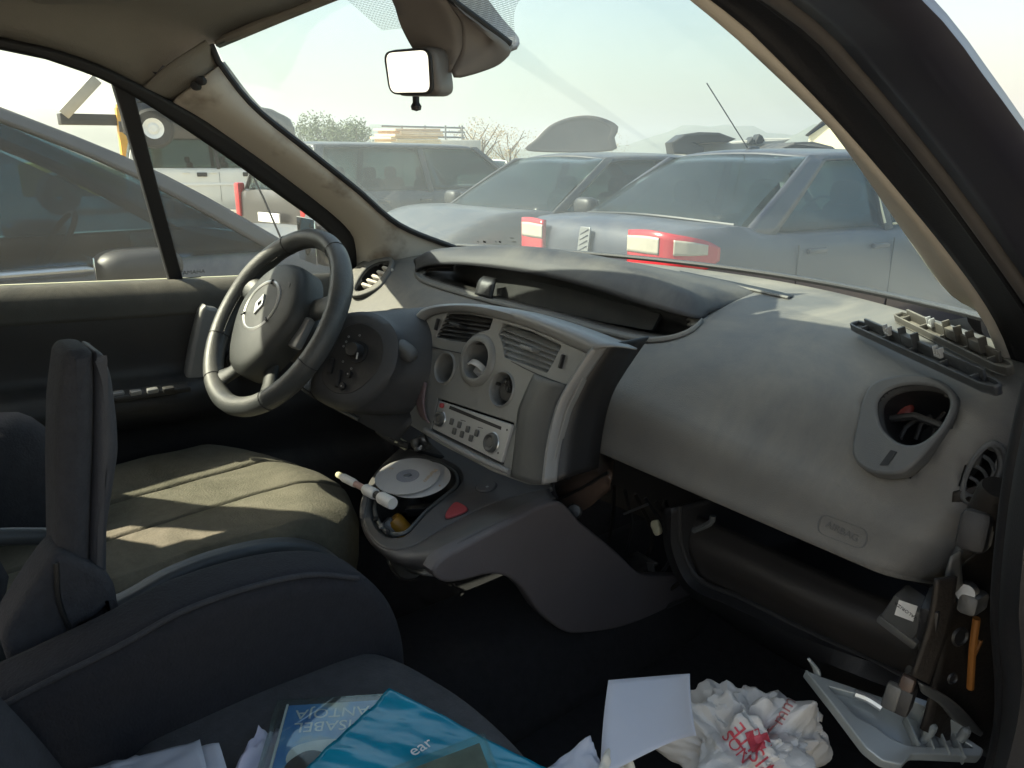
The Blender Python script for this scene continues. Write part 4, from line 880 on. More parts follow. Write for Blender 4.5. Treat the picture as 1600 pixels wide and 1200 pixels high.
# spokes
def spoke(pts, wd, m, h0=-0.010):
    rowsk = []
    for (u, v_), w_, hh in pts:
        d = V((u, v_, 0)).normalized(); n_ = V((-d.y, d.x, 0))
        rowsk.append([fw.w(u + n_.x * w_ * math.cos(b), v_ + n_.y * w_ * math.cos(b), hh + 0.011 * math.sin(b)) for b in [2 * math.pi * i / 12 for i in range(12)]])
    v, f = loft(rowsk, 16, 10, True); return mesh('spoke', v, f, m, sw, 60)
for sx in (-1, 1):
    spoke((((sx * 0.06, 0.030), 0.030, -0.012), ((sx * 0.11, 0.045), 0.022, -0.010), ((sx * 0.168, 0.058), 0.030, 0.0)), 0, 'leather')
    spoke((((sx * 0.035, -0.070), 0.022, -0.012), ((sx * 0.066, -0.115), 0.016, -0.012), ((sx * 0.098, -0.150), 0.028, 0.0)), 0, 'hub')
    b_ = mesh('wheel_button', *box(fw.w(sx * 0.098, -0.010, -0.004), (0.030, 0.062, 0.016), fw.ex, fw.ey + fw.ex * sx * -0.45, 0.005), 'silver' if sx > 0 else 'black', sw)
mesh('hub_ring', *lathe([(0.0455, -0.004), (0.046, 0.003), (0.049, 0.0045), (0.0525, 0.003), (0.053, -0.004)], fw.w(0, 0.012, 0.0365), fw.ez, 48), 'chrome', hub)
for a in (90, 210, 330):
    mesh('ring_notch', *box(fw.w(0.049 * math.cos(R(a)), 0.012 + 0.049 * math.sin(R(a)), 0.0405), (0.004, 0.009, 0.005), fw.ex * -math.sin(R(a)) + fw.ey * math.cos(R(a)), fw.ex * math.cos(R(a)) + fw.ey * math.sin(R(a))), 'hub', hub)
# diamond emblem
dia = [(0, 0.034), (0.0125, 0.012), (0, -0.010), (-0.0125, 0.012)]
mesh('emblem', *plate(fw, roundpoly(dia, 0.002), [[(0.003, 0.022), (0.008, 0.012), (0.003, 0.009), (0.004, 0.002), (-0.006, 0.012), (-0.003, 0.015)]], 0.005, 0.0008, 0.0445), 'chrome', hub)
mesh('airbag_badge', *plate(fw, circ(0.045, 0.060, 0.008, 18), [circ(0.045, 0.060, 0.0065, 18)], 0.001, 0, 0.0345), 'hub', hub)
mesh('steering_column', *tube([wc - fw.ez * 0.03, wc - fw.ez * 0.20], 0.055, 20), 'dark', sw)

# =================================================================== driver's seat
ds = empty('driver_seat', (-0.37, 0.3, 0.45), 'olive velour driver seat cushion patched with sunlight', 'seat')
def seat_z(x, y):        # x across (-.25...25), y back to front (0..1)
    z = 0.742 + 0.03 * math.sin(min(1, y / 0.85) * math.pi * 0.5) - 0.10 * max(0, y - 0.86) ** 1.5 * 8
    z -= 0.018 * math.cos(x / 0.26 * math.pi / 2) - 0.006
    z -= 0.6 * max(0, abs(x) - 0.235) ** 1.0
    for s in (-0.085, 0.06): z -= 0.012 * math.exp(-((x - s + 0.03 * (y - .5)) / 0.0045) ** 2)
    z += 0.004 * noise.noise(V((x * 14, y * 7, 1)))
    return z
def front_y(x): return 0.655 - 0.10 * (x / 0.25) ** 2 - 0.25 * max(0, abs(x) - 0.2)
nx_, ny_ = 170, 50
sv = []
for i in range(ny_):
    for j in range(nx_):
        x = -0.262 + 0.524 * j / (nx_ - 1); t = i / (ny_ - 1)
        y = -0.10 + (front_y(x) + 0.10) * t
        sv.append(V((-0.372 + x, y, seat_z(x, t))))
skirt = []
sf_ = grid_faces(ny_, nx_)
base_n = len(sv)
edge = [j for j in range(nx_)] + [i * nx_ + nx_ - 1 for i in range(1, ny_)] + [(ny_ - 1) * nx_ + j for j in range(nx_ - 2, -1, -1)] + [i * nx_ for i in range(ny_ - 2, 0, -1)]
cs = V((-0.372, 0.28, 0.6))
for lev, (k, dz) in enumerate(((1.03, 0.035), (1.02, 0.09), (0.97, 0.18))):
    for e in edge:
        p = sv[e]; sv.append(V((cs.x + (p.x - cs.x) * k, cs.y + (p.y - cs.y) * k, p.z - dz)))
ne = len(edge)
for lev in range(3):
    for i in range(ne):
        a = edge[i] if lev == 0 else base_n + (lev - 1) * ne + i; b = edge[(i + 1) % ne] if lev == 0 else base_n + (lev - 1) * ne + (i + 1) % ne
        c_ = base_n + lev * ne + (i + 1) % ne; d = base_n + lev * ne + i
        sf_.append((a, b, c_, d))
mesh('cushion', sv, sf_, 'olive', ds, 70)
# side shield between the seats: a hollow shell with a pale rim
sho = [P(-120, 1010, x=-0.075), P(60, 975, x=-0.075), P(178, 936, x=-0.075), P(260, 892, x=-0.075), P(340, 862, x=-0.075), P(420, 845, x=-0.075), P(480, 848, x=-0.075), P(525, 872, x=-0.075), P(556, 912, x=-0.075)]
shi = [p + V((0.016, 0, -0.004)) for p in sho]
loftm('side_shield', [[p + V((-0.02, 0, -0.03)) for p in sho], [p + V((-0.006, 0, 0.0)) for p in sho], [p + V((0.004, 0, 0.0)) for p in sho], shi, [p + V((0.002, 0, -0.03)) for p in shi]], 'shield', ds, 50, 17, 0.004)
loftm('side_shield_wall', [[p + V((0, 0, -0.012)) for p in shi], [V((p.x - 0.02, p.y, 0.45)) for p in shi]], 'fabric2', ds, 40, 6, 0.006)
mesh('side_shield_groove', *tube([p + V((0.008, 0.0, -0.022)) for p in spline(sho, 40)], 0.004, 6), 'black', ds)
# reclined backrest and belt buckle at the left
mesh('backrest', *loft([[V((x, -0.02 - 0.02 * abs(x + 0.37) * 3, 0.70)), V((x, 0.02, 0.80)), V((x, -0.06, 0.95)), V((x, -0.16, 1.15)), V((x, -0.24, 1.3))] for x in (-0.60, -0.56, -0.37, -0.18, -0.14)], 20, 21, fn=lambda p: p + V((0, 0.05 * min(1, max(0, (abs(p.x + 0.37) - 0.10) / 0.1)) - 0.10 * max(0, abs(p.x + 0.37) - 0.2) / 0.03, 0))), 'fabric', ds, 70, 0.09, -1)
mesh('headrest', *pillow((-0.37, -0.24, 1.42), 0.26, 0.10, 0.19, (1, 0, 0), (0, 1, 0.3), 3, 24), 'fabric', ds)
mesh('backrest_bolster', *pillow(P(18, 780, x=-0.50), 0.14, 0.22, 0.30, (1, 0, 0), (0, 1, 0.25), 3, 28), 'fabric', ds)
mesh('seat_handle', *tube([P(-80, 842, x=-0.12), P(20, 838, x=-0.12), P(92, 838, x=-0.11)], 0.012, 10), 'shield', ds)
mesh('belt_buckle', *box(P(88, 893, x=-0.03), (0.02, 0.035, 0.07), (1, 0, 0), (0, 1, 0.2), 0.008), 'beige', ds)

# =================================================================== armrest
arm = empty('armrest', P(150, 1000, x=0.07), 'charcoal armrest folded upright between the two seats', 'armrest')
fa_ = Fr((0.075, 0.15, 0.98), (0, 1, 0), (0, 0, 1))
pad = [fa_.px(*q) for q in ((102, 562), (112, 551), (135, 548), (150, 552), (152, 600), (150, 700), (146, 800), (143, 900), (141, 985), (95, 972), (92, 900), (90, 750), (92, 640))]
mesh('pad', *plate(fa_, roundpoly(pad, 0.012), (), 0.10, 0.020, 0.0, 4), 'fabric', arm)
sh = [fa_.px(*q) for q in ((150, 549), (166, 556), (178, 590), (187, 660), (189, 710), (180, 770), (171, 830), (170, 920), (168, 985), (139, 990), (143, 900), (146, 800), (150, 700), (152, 600))]
mesh('shell', *plate(fa_, roundpoly(sh, 0.010), (), 0.085, 0.012, -0.004, 4), mat('charcoal_armrest_shell', (0.062, 0.062, 0.07), 0.6, 0.1, 9, 0.3, 600), arm)
fb_ = Fr((0.09, 0.15, 0.80), (0, 1, 0), (0, 0, 1))
hinge = [fb_.px(*q) for q in ((60, 905), (95, 860), (180, 905), (200, 1018), (120, 1062), (30, 1090), (0, 1000))]
slot = [fb_.px(*q) for q in ((120, 985), (150, 970), (172, 950), (172, 985), (140, 1005), (122, 1012))]
mesh('hinge_cover', *plate(fb_, roundpoly(hinge, 0.02), [roundpoly(slot, 0.004)], 0.07, 0.010, -0.004, 3), 'fabric', arm)
mesh('hinge_slot', *plate(fb_, shrink(slot, 1.1), (), 0.004, 0, -0.03), 'black', arm)
mesh('hinge_joint', *tube([fb_.w(*fb_.px(*q), 0.0) for q in ((88, 880), (92, 940), (115, 1000), (122, 1060))], 0.003, 6, 14), 'black', arm)

# =================================================================== passenger's seat
ps = empty('front_seat', (0.42, 0.2, 0.45), 'charcoal fabric passenger seat piled with papers and cases', 'seat')
fb2 = Fr((0.20, 0.30, 0.75), (0, 1, 0), (0, 0, 1))
bo = [(-200, 1290), (-60, 1140), (60, 1075), (190, 1010), (290, 955), (400, 916), (490, 898), (565, 903), (612, 940), (636, 995), (642, 1060), (640, 1180), (560, 1260), (300, 1300), (0, 1400)]
mesh('side_bolster', *plate(fb2, smooth2([fb2.px(*q) for q in bo], 90), (), 0.10, 0.026, 0.0, 5), 'fabric2', ps, 70)
mesh('bolster_piping', *tube([fb2.w(*fb2.px(*q), -0.006) for q in ((-60, 1143), (60, 1078), (190, 1013), (290, 958), (400, 919), (490, 901), (563, 906))], 0.0035, 8, 40), 'fabric', ps)
cpx = [(180, 1260), (240, 1150), (330, 1088), (430, 1040), (520, 1022), (610, 1036), (700, 1082), (785, 1150), (850, 1230), (900, 1330)]
crow = [P(a, b, z=0.700) for a, b in cpx]
ctr_ = V((0.42, 0.12, 0.72))
rows_ = [[p + V((0.0, 0.02, -0.20)) for p in crow], [p + V((0, 0.012, -0.07)) for p in crow], crow, [p.lerp(ctr_, 0.10) + V((0, 0, 0.020)) for p in crow], [p.lerp(ctr_, 0.35) + V((0, 0, 0.020)) for p in crow], [p.lerp(ctr_, 0.7) + V((0, 0, 0.004)) for p in crow], [p.lerp(ctr_, 0.98) for p in crow]]
loftm('cushion', rows_, 'cushion', ps, 60, 37, 0.004, 0, fn=lambda p: p + V((0, 0, 0.004 * noise.noise(p * 9))), smooth=70)
mesh('backrest', *loft([[V((x, 0.04, 0.66)), V((x, 0.0, 0.80)), V((x, -0.08, 1.0)), V((x, -0.2, 1.3))] for x in (0.19, 0.23, 0.42, 0.61, 0.65)], 20, 21, fn=lambda p: p + V((0, 0.05 * min(1, max(0, (abs(p.x - 0.42) - 0.10) / 0.1)) - 0.10 * max(0, abs(p.x - 0.42) - 0.2) / 0.03, 0))), 'fabric', ps, 70, 0.09, -1)
mesh('seat_base', *box((0.42, 0.20, 0.52), (0.40, 0.52, 0.16), bev=0.03), 'black', ps)

# =================================================================== the yard outside
M['ground'] = mat('pale_dusty_ground', (0.31, 0.28, 0.225), 0.95, 0.18, 0.6, 0.5, 40)
M['cin'] = mat('dark_car_interior', (0.03, 0.03, 0.032), 0.9)
M['tyre'] = mat('tyre_rubber', (0.018, 0.018, 0.018), 0.8, 0.2, 20)
M['rim'] = mat('alloy_wheel', (0.45, 0.45, 0.44), 0.35, 0.1, 8, metal=0.7)
M['lampw'] = mat('clear_lamp_plastic', (0.33, 0.30, 0.24), 0.3, 0.1, 30)
M['grey_paint'] = mat('dusty_grey_paint', (0.16, 0.15, 0.145), 0.45, 0.1, 2.5, coat=0.2, dust=0.21, dscale=2.5)
M['near_paint'] = mat('dusty_dark_grey_paint', (0.062, 0.064, 0.072), 0.4, 0.1, 2.5, coat=0.2, dust=0.14, dscale=2.5)
M['blue_paint'] = mat('dusty_navy_paint', (0.012, 0.015, 0.028), 0.4, 0.12, 2.5, coat=0.25, dust=0.07, dscale=2.5)
M['black_paint'] = mat('dusty_black_paint', (0.012, 0.012, 0.015), 0.4, 0.12, 2.5, coat=0.25, dust=0.07, dscale=2.5)
M['white_paint'] = mat('white_van_paint', (0.72, 0.70, 0.64), 0.4, 0.06, 2.5, coat=0.2, dust=0.15)
M['pale_paint'] = mat('pale_grey_wreck_paint', (0.36, 0.35, 0.32), 0.5, 0.1, 2.5, dust=0.25)
M['green_paint'] = mat('dusty_bottle_green_paint', (0.022, 0.035, 0.032), 0.4, 0.12, 2.5, coat=0.2, dust=0.22)
M['yellow'] = mat('yellow_machine_paint', (0.60, 0.33, 0.03), 0.5, 0.12, 5, dust=0.15)
gv = []
n = 60
for i in range(n):
    for j in range(n):
        a = lambda k: math.copysign(abs(k) ** 2.6, k) * 2100
        x, y = a(-1 + 2 * j / (n - 1)), a(-1 + 2 * i / (n - 1)); gv.append(V((x, y, 0.02 * noise.noise(V((x, y, 0)) * 0.7) if abs(x) + abs(y) < 60 else -0.01)))
tag(mesh('ground', gv, grid_faces(n, n), 'ground', None, 0), kind='structure')

def car(name, label, loc, rz, L_=4.4, W_=1.70, H=1.43, belt=0.94, hoodz=0.92, deckz=0.98, yw=1.05, ytf=0.35, ytr=-0.95, yrb=-1.70, paint='blue_paint', wheels=True, estate=False, group='cars parked in the scrap yard', hood=True, seats=True, mirror=None, glass='cargl', bulge=0.006):
    """a car in its own frame: +y is the nose"""
    o = empty(name, (loc[0], loc[1], 0), label, 'car', group, (0, 0, 0), rz)
    hw = W_ / 2; yf, yr = L_ / 2, -L_ / 2
    # lower body: rings of the side profile
    stn = [(yr, 0.42, 0.60, 0.80), (yr + 0.02, 0.30, deckz - 0.10 if not estate else belt - 0.02, 0.90), (yr + 0.12, 0.24, deckz - 0.02 if not estate else belt, 0.97), (yr + 0.35, 0.22, deckz if not estate else belt, 0.995), (yrb, 0.20, max(belt, deckz) if not estate else belt, 1.0), (yrb + 0.3, 0.20, belt, 1.0), (0, 0.20, belt - 0.01, 1.0), (yw - 0.2, 0.20, belt - 0.005, 1.0), (yw, 0.20, max(hoodz, belt - 0.01), 1.0), (yw + 0.45, 0.22, hoodz - 0.01, 0.99), (yf - 0.35, 0.22, hoodz - 0.10, 0.96), (yf - 0.10, 0.24, hoodz - 0.22, 0.90), (yf, 0.30, hoodz - 0.36, 0.80)]
    rows = []
    for y, zb, zt, kw in stn:
        w_ = hw * kw; zm = lerp(zb, zt, 0.55); crown = 0.03 if (y > yw or (y < yrb and not estate)) else 0.0
        half = [(w_ * 0.90, zb), (w_ * 0.985, lerp(zb, zt, 0.22)), (w_, zm), (w_ * 0.985, lerp(zb, zt, 0.86)), (w_ * 0.94, zt - 0.012), (w_ * 0.86, zt + 0.004), (w_ * 0.45, zt + crown * 0.8), (0, zt + crown)]
        rows.append([V((-x, y, z)) for x, z in half] + [V((x, y, z)) for x, z in half[::-1][1:]])
    v, f = loft(rows, 44, 61)
    cab = lambda q: yrb + 0.12 < q.y < yw - 0.05 and q.z > belt - 0.03 and abs(q.x) < hw * 0.84
    fb = [q for q in f if not cab(sum((v[i] for i in q), V((0, 0, 0))) / 4)]; fi = [q for q in f if q not in set(fb)]
    v.append(V((0, yr, 0.55))); v.append(V((0, yf, 0.5))); k = len(v); nr = 61
    fb += [(j, j + 1, k - 2) for j in range(43)] + [((nr - 1) * 44 + j, (nr - 1) * 44 + j + 1, k - 1) for j in range(43)]
    mesh('body', v, fb, paint, o, 50)
    zr = H - 0.035; wb, wt = hw * 0.93, hw * 0.73
    # sunken interior
    mesh('interior', *loft([[V((-wb * .9, y, belt - 0.02)), V((-wb * .88, y, belt - 0.3)), V((wb * .88, y, belt - 0.3)), V((wb * .9, y, belt - 0.02))] for y in (yrb + 0.1, 0, yw - 0.05)], 12, 7, linear=True), 'cin', o, 0)
    mesh('parcel_shelf', *box((0, yw - 0.15, belt - 0.06), (wb * 1.75, 0.35, 0.10), bev=0.02), 'cin', o); mesh('parcel_shelf', *box((0, yrb + 0.25, belt - 0.06), (wb * 1.75, 0.32, 0.06), bev=0.02), 'cin', o)
    if seats:
        for sx in (-1, 1):
            for sy in (0.0, -0.85):
                s = mesh('seat_back', *pillow((sx * 0.36, sy - 0.12, belt - 0.12), 0.46, 0.14, 0.55, pw=4, n=16), 'cin', o); mesh('headrest', *pillow((sx * 0.36, sy - 0.17, belt + 0.20), 0.24, 0.10, 0.17, pw=3, n=14), 'cin', s)
        a_ = [R(20 * q) for q in range(18)]
        mesh('steering_wheel', *tube([V((-0.36 + 0.18 * math.cos(t), 0.48 + 0.10 * math.sin(t), belt - 0.02 + 0.15 * math.sin(t))) for t in a_], 0.015, 6, closed=True), 'black', o)
    # roof
    rr = []
    for y, dz, k in ((ytr - 0.03, -0.035, 0.97), (ytr + 0.12, -0.008, 1.0), ((ytr + ytf) / 2, 0.0, 1.02), (ytf - 0.15, -0.006, 1.0), (ytf + 0.03, -0.035, 0.97)):
        rr.append([V((x * wt * k, y, zr + dz + c_)) for x, c_ in ((-1.05, -0.03), (-0.98, 0.0), (-0.5, 0.028), (0, 0.036), (0.5, 0.028), (0.98, 0.0), (1.05, -0.03))])
    mesh('roof', *loft(rr, 24, 21), paint, o, 50, 0.02, 0)
    # glass
    def pane(nm, c4, bow=V((0, 0, 0)), mt=None):
        mt = mt or glass
        bl, br_, tr, tl = [V(p) for p in c4]; vs = []
        for i in range(7):
            for j in range(9):
                s, t = j / 8, i / 6; vs.append(bl.lerp(br_, s).lerp(tl.lerp(tr, s), t) + bow * (4 * s * (1 - s)) + bow * 0.3 * (4 * t * (1 - t)))
        return mesh(nm, vs, grid_faces(7, 9), mt, o, 60, 0.004)
    pane('windshield', ((-wb * .96, yw - .02, belt), (wb * .96, yw - .02, belt), (wt * .98, ytf + .02, zr - .02), (-wt * .98, ytf + .02, zr - .02)), V((0, 0.10, 0.02)))
    zrb = max(belt, deckz) if not estate else belt
    pane('rear_window', ((-wb * .94, yrb + .02, zrb), (wb * .94, yrb + .02, zrb), (wt * .96, ytr - .02, zr - .02), (-wt * .96, ytr - .02, zr - .02)), V((0, -0.08, 0.02)))
    def edge_at(y, t):   # point on the window plane at fraction t of height
        return wb + (wt - wb) * t
    def bar(a, b, wd, nm='pillar', mt=paint, th=0.035, dirv=None):
        a, b = V(a), V(b); d = (b - a); ex = d.normalized()
        return mesh(nm, *box((a + b) / 2, (d.length, wd, th), ex, dirv or V((0, 1, 0)), 0.006), mt, o)
    def post(sx, y0, y1, t0, t1):
        bt, tp = [V((sx * wb * .985, y, belt - .03)) for y in (y0, y1)], [V((sx * wt * 1.01, y, zr - .012)) for y in (t0, t1)]
        mesh('pillar', *loft([bt, [a_.lerp(b_, .5) + V((sx * .012, 0, bulge)) for a_, b_ in zip(bt, tp)], tp], 5, 9), paint, o, 60, 0.03)
    yB = (yw + yrb) / 2 + 0.02; yBt = yB - 0.05
    for sx in (-1, 1):
        post(sx, yw - .09, yw + .03, ytf - .06, ytf + .05)
        if estate: post(sx, yrb - .02, yrb + .12, ytr - .03, ytr + .10)
        else: post(sx, yrb - .04, yrb + .26, ytr - .04, ytr + .15)
        bar((sx * wb, yB, belt - .03), (sx * wt * 1.01, yBt, zr - .01), 0.09, mt='black')
        bar((sx * wt * 1.03, ytr, zr - .015), (sx * wt * 1.03, ytf, zr - .015), 0.03, 'roof_rail', 'black', 0.03)
        bar((sx * wb * 1.005, yrb + .15, belt - .008), (sx * wb * 1.005, yw - .10, belt - .008), 0.02, 'belt_moulding', 'black', 0.02)
        # side panes with a pale seal line
        pane('front_side_window', ((sx * wb * .985, yB + .04, belt), (sx * wb * .985, yw - .08, belt), (sx * wt * 1.0, ytf + .0, zr - .03), (sx * wt * 1.0, yBt + .04, zr - .03)))
        pane('rear_side_window', ((sx * wb * .985, yrb + .20, belt), (sx * wb * .985, yB - .04, belt), (sx * wt * 1.0, yBt - .04, zr - .03), (sx * wt * 1.0, ytr + .10, zr - .03)))
        # door gaps and handles
        for yy in (yB, yw - 0.12, yrb + 0.42):
            mesh('door_gap', *box((sx * hw * 1.0, yy, belt * 0.62), (0.006, 0.008, belt * 0.60), bev=0.001), 'black', o)
        for yy in (yB + 0.16 - 0.3, yB + 0.12 - 1.0 + 0.1):
            mesh('door_handle', *box((sx * hw * 1.0, yy, belt - 0.12), (0.03, 0.17, 0.035), bev=0.01), paint, o)
        my, mz, ms_ = mirror or (yw - 0.22, belt + 0.07, 1.0)
        mm = mesh('door_mirror', *pillow((sx * (hw + 0.12), my, mz), 0.22, 0.13 * ms_, 0.15 if ms_ < 2 else 0.135, pw=3, n=24), 'black', o)
        mesh('mirror_glass', *box((sx * (hw + 0.12), my - 0.068 * ms_, mz), (0.16, 0.006, 0.10), bev=0.002), 'mirror', mm)
        hl = mesh('headlamp', *pillow((sx * hw * .66, yf - 0.14, hoodz - 0.30), 0.40, 0.22, 0.16, (1, -0.35 * sx, 0), (0, 1, 0), 3, 18), 'lampw', o)
        if wheels:
            for yy in (yf - 0.85, yr + 0.85):
                wl_ = mesh('wheel', *lathe([(0.17, -0.09), (0.28, -0.10), (0.31, -0.06), (0.315, 0), (0.31, 0.06), (0.28, 0.10), (0.19, 0.09)], (sx * (hw - 0.09), yy, 0.315), (1, 0, 0), 24), 'tyre', o)
                mesh('rim', *lathe([(0.0, 0.06), (0.05, 0.07), (0.10, 0.05), (0.18, 0.075), (0.20, 0.08)], (sx * (hw - 0.09), yy, 0.315), (sx, 0, 0), 24), 'rim', wl_)
                mesh('wheel_arch', *lathe([(0.34, -0.02), (0.40, 0.0), (0.345, 0.012)], (sx * hw * 0.985, yy, 0.33), (sx, 0, 0), 20, 0, math.pi * 2), 'black', o)
    bar((-hw * .80, yf - .02, 0.42), (hw * .80, yf - .02, 0.42), 0.10, 'front_bumper', paint, 0.22)
    bar((-hw * .82, yr + .0, 0.46), (hw * .82, yr + .0, 0.46), 0.12, 'rear_bumper', paint, 0.24)
    return o, hw, yf, yr, wb, wt, zr

# ---- dark blue sedan, its tail towards us
c1, hw, yf, yr, wb, wt, zr = car('sedan_car', 'dark blue dusty sedan with red tail lamps and silver square badge', (-2.23, 5.66), -0.13, 4.42, 1.70, 1.445, 0.955, 0.93, 1.00, 1.05, 0.30, -0.92, -1.66, 'blue_paint')
fr_r = Fr((0, yr - 0.005, 0.885), (1, 0, 0), (0, 0.12, 1))
def lamp(sx):
    pth = [(0.445, yr - 0.010), (0.60, yr - 0.014), (0.70, yr - 0.006), (0.765, yr + 0.03), (0.815, yr + 0.10), (0.838, yr + 0.20), (0.846, yr + 0.29)]
    def band(lo, hi, off, i0=0, i1=7):
        c_ = V((0, yr + 0.5, 0)); r_ = []
        for t in (0, 0.5, 1):
            row = []
            for i in range(i0, i1):
                x, y = pth[i]; d = V(((0, -1, 0), (0, -1, 0), (.3, -.95, 0), (.7, -.7, 0), (.93, -.37, 0), (.99, -.1, 0), (1, 0, 0))[i]); q = V((sx * (x + d.x * off), y + d.y * off, lerp(lo[i], hi[i], t))); row.append(q)
            r_.append(row)
        return loft(r_, 24, 7)
    lo = [0.745, 0.74, 0.745, 0.75, 0.76, 0.785, 0.83]; hi = [0.985, 0.995, 0.99, 0.98, 0.965, 0.94, 0.90]
    l = mesh('tail_lamp', *band(lo, hi, 0.004), 'red', c1, 60, 0.03)
    mesh('lamp_lens', *band([0.865] * 7, [0.955, 0.962, 0.958, 0.95, 0.94, 0.925, 0.90], 0.022, 0, 3), 'lampw', l, 60, 0.004); mesh('lamp_lens', *band([0.865] * 7, [0.955, 0.962, 0.956, 0.95, 0.94, 0.92, 0.90], 0.022, 3, 6), 'lampw', l, 60, 0.004)
lamp(1); lamp(-1)
bd = plate(fr_r, roundpoly([(-0.055, -0.085), (0.055, -0.085), (0.055, 0.085), (-0.055, 0.085)], 0.02), (), 0.012, 0.003, 0.012)
bdg = mesh('badge', *bd, 'metal', c1)
for k in range(4): mesh('badge_groove', *box(fr_r.w(0.0, -0.05 + 0.034 * k, 0.013), (0.085, 0.008, 0.004), (1, 0, 0.45), (0, 1, 0)), 'blue_paint', bdg)
mesh('antenna', *tube([V((0, -0.80, 1.44)), V((0, -1.25, 1.86))], 0.004, 6), 'black', c1); mesh('antenna_base', *pillow((0, -0.76, 1.445), 0.05, 0.12, 0.05, pw=3, n=12), 'black', c1)
for sx in (1,): 
    for (a, b_) in (((sx * (wb + .006), -0.30 - 0.03, 0.97), (sx * (wt + .02), -0.35, zr - .05)), ((sx * (wb + .006), -0.24, 0.965), (sx * (wb + .006), 0.72, 0.965))):
        mesh('window_seal', *tube([V(a), V(b_)], 0.008, 6), 'cream', c1)
mesh('rear_window_seal', *tube([V((-wb * .9, -1.66, 1.005)), V((0, -1.74, 1.03)), V((wb * .9, -1.66, 1.005))], 0.010, 6, 12), 'black', c1)

# ---- black car facing us, beside it
car('coupe_car', 'black dusty car facing us, partly hidden behind the blue sedan', (-4.45, 5.25), math.pi - 0.05, 4.2, 1.74, 1.44, 0.95, 0.98, 0.98, 1.00, 0.22, -1.0, -1.72, 'black_paint')
tag(mesh('paper_sheet', *box((-3.92, 5.02, 1.335), (0.10, 0.002, 0.05), (1, 0.05, 0), (0, -0.6, 0.8)), 'paper'), 'small white paper scrap stuck on the black car windshield', 'paper')
# ---- dark people carrier, tail towards us behind the pillar
c3, hw3, yf3, yr3, wb3, wt3, zr3 = car('people_carrier_car', 'black tall people carrier with a roof rail, left of the black car', (-8.52, 6.0), 0.10, 4.5, 1.78, 1.60, 1.02, 0.98, 1.0, 1.30, 0.50, -1.95, -2.14, 'black_paint', estate=True)
for sx in (-1, 1):
    mesh('tail_lamp', *box((sx * hw3 * .90, yr3 + 0.03, 0.90), (0.12, 0.10, 0.42), bev=0.02), 'red', c3)
mesh('number_plate', *box((0.12, yr3 - 0.075, 0.72), (0.52, 0.02, 0.11), bev=0.004), 'white', c3)
# ---- grey people carrier right beside the driver's window
c4, hw4, yf4, yr4, wb4, wt4, zr4 = car('hatchback_car', 'dark grey dusty car with blue tinted glass parked close beside the driver door', (-3.10, 0.22), 0.02, 4.3, 1.76, 1.63, 0.985, 0.99, 1.0, 1.24, 0.06, -1.6, -2.0, 'near_paint', estate=True, mirror=(0.50, 0.985, 2.4), glass='bluegl', bulge=0.05)
mesh('window_trim', *tube([V((hw4 * .955, -1.6, 0.975)), V((hw4 * .955, 0.6, 0.97))], 0.012, 8), 'chrome', c4)
# ---- white van far left
c5, hw5, yf5, yr5, wb5, wt5, zr5 = car('van_car', 'white van parked across the yard, seen through the driver window', (-20.3, 7.6), -0.25, 5.0, 1.85, 2.02, 1.22, 1.15, 1.1, 1.7, 0.9, -2.2, -2.42, 'white_paint', estate=True)
mesh('side_moulding', *box((hw5 + 0.005, 0.0, 0.82), (0.03, 4.2, 0.07), bev=0.01), 'white', c5)
for yy in (0.35, -0.75): mesh('dark_handle', *box((hw5 + 0.012, yy, 1.06), (0.03, 0.24, 0.10), bev=0.01), 'ink', c5)
def G0(px, py, d): return CAM + ray(px, py).normalized() * d
# ---- car with its bonnet propped open
c6, hw6, yf6, yr6, wb6, wt6, zr6 = car('scrap_car', 'grey scrap car beneath the upright bonnet', (-9.4, 11.6), math.pi + 0.5, 4.2, 1.72, 1.46, 0.95, 0.95, 0.98, 1.05, 0.3, -1.0, -1.7, 'grey_paint')
fob = Fr(G0(897, 205, 13.2), _r, CU); fob = Fr(fob.o, _r, V((0, 0, 1)))
ob_ = smooth2([fob.px(*q) for q in ((826, 236), (838, 216), (860, 195), (890, 183), (922, 180), (950, 187), (967, 199), (960, 216), (954, 236))], 40)
wb6_ = empty('scrap_bonnet', fob.w(0, -0.4), 'dark arched bonnet standing upright above the black car roof', 'bonnet', base=fob.w(0, -0.4))
mesh('bonnet_skin', *plate(fob, ob_, (), 0.06, 0.012, 0.0), 'grey_paint', wb6_); mesh('bonnet_frame', *plate(fob, shrink(ob_, 0.93), [shrink(ob_, 0.84)], 0.02, 0.002, 0.012), 'grey_paint', wb6_)
# ---- wrecks stacked behind the sedan
c7, *_ = car('scrap_car', 'pale grey wrecked car far behind the blue sedan roof', (-7.6, 14.2), 1.25, 4.3, 1.72, 1.58, 1.0, 1.0, 1.0, 1.05, 0.4, -1.4, -1.8, 'pale_paint')
def torn(name, label, pts, d, m, th=0.5):
    f0 = Fr(G0(sum(p[0] for p in pts) / len(pts), sum(p[1] for p in pts) / len(pts), d), _r, V((0, 0, 1)))
    ol = [f0.px(*q) for q in pts]; v, f = plate(f0, ol, (), th, 0.02, 0.0)
    v = [p + V((0.05 * noise.noise(p * 4), 0.05 * noise.noise(p * 4 + V((9, 0, 0))), 0)) for p in v]
    return tag(mesh(name, v, f, m, None, 20), label, 'scrap')
torn('scrap_bumper', 'black torn bumper lying above the blue sedan roof', ((1053, 240), (1052, 222), (1072, 209), (1092, 206), (1124, 207), (1152, 217), (1138, 223), (1086, 224), (1098, 229), (1098, 242)), 9.0, 'black', 0.5)
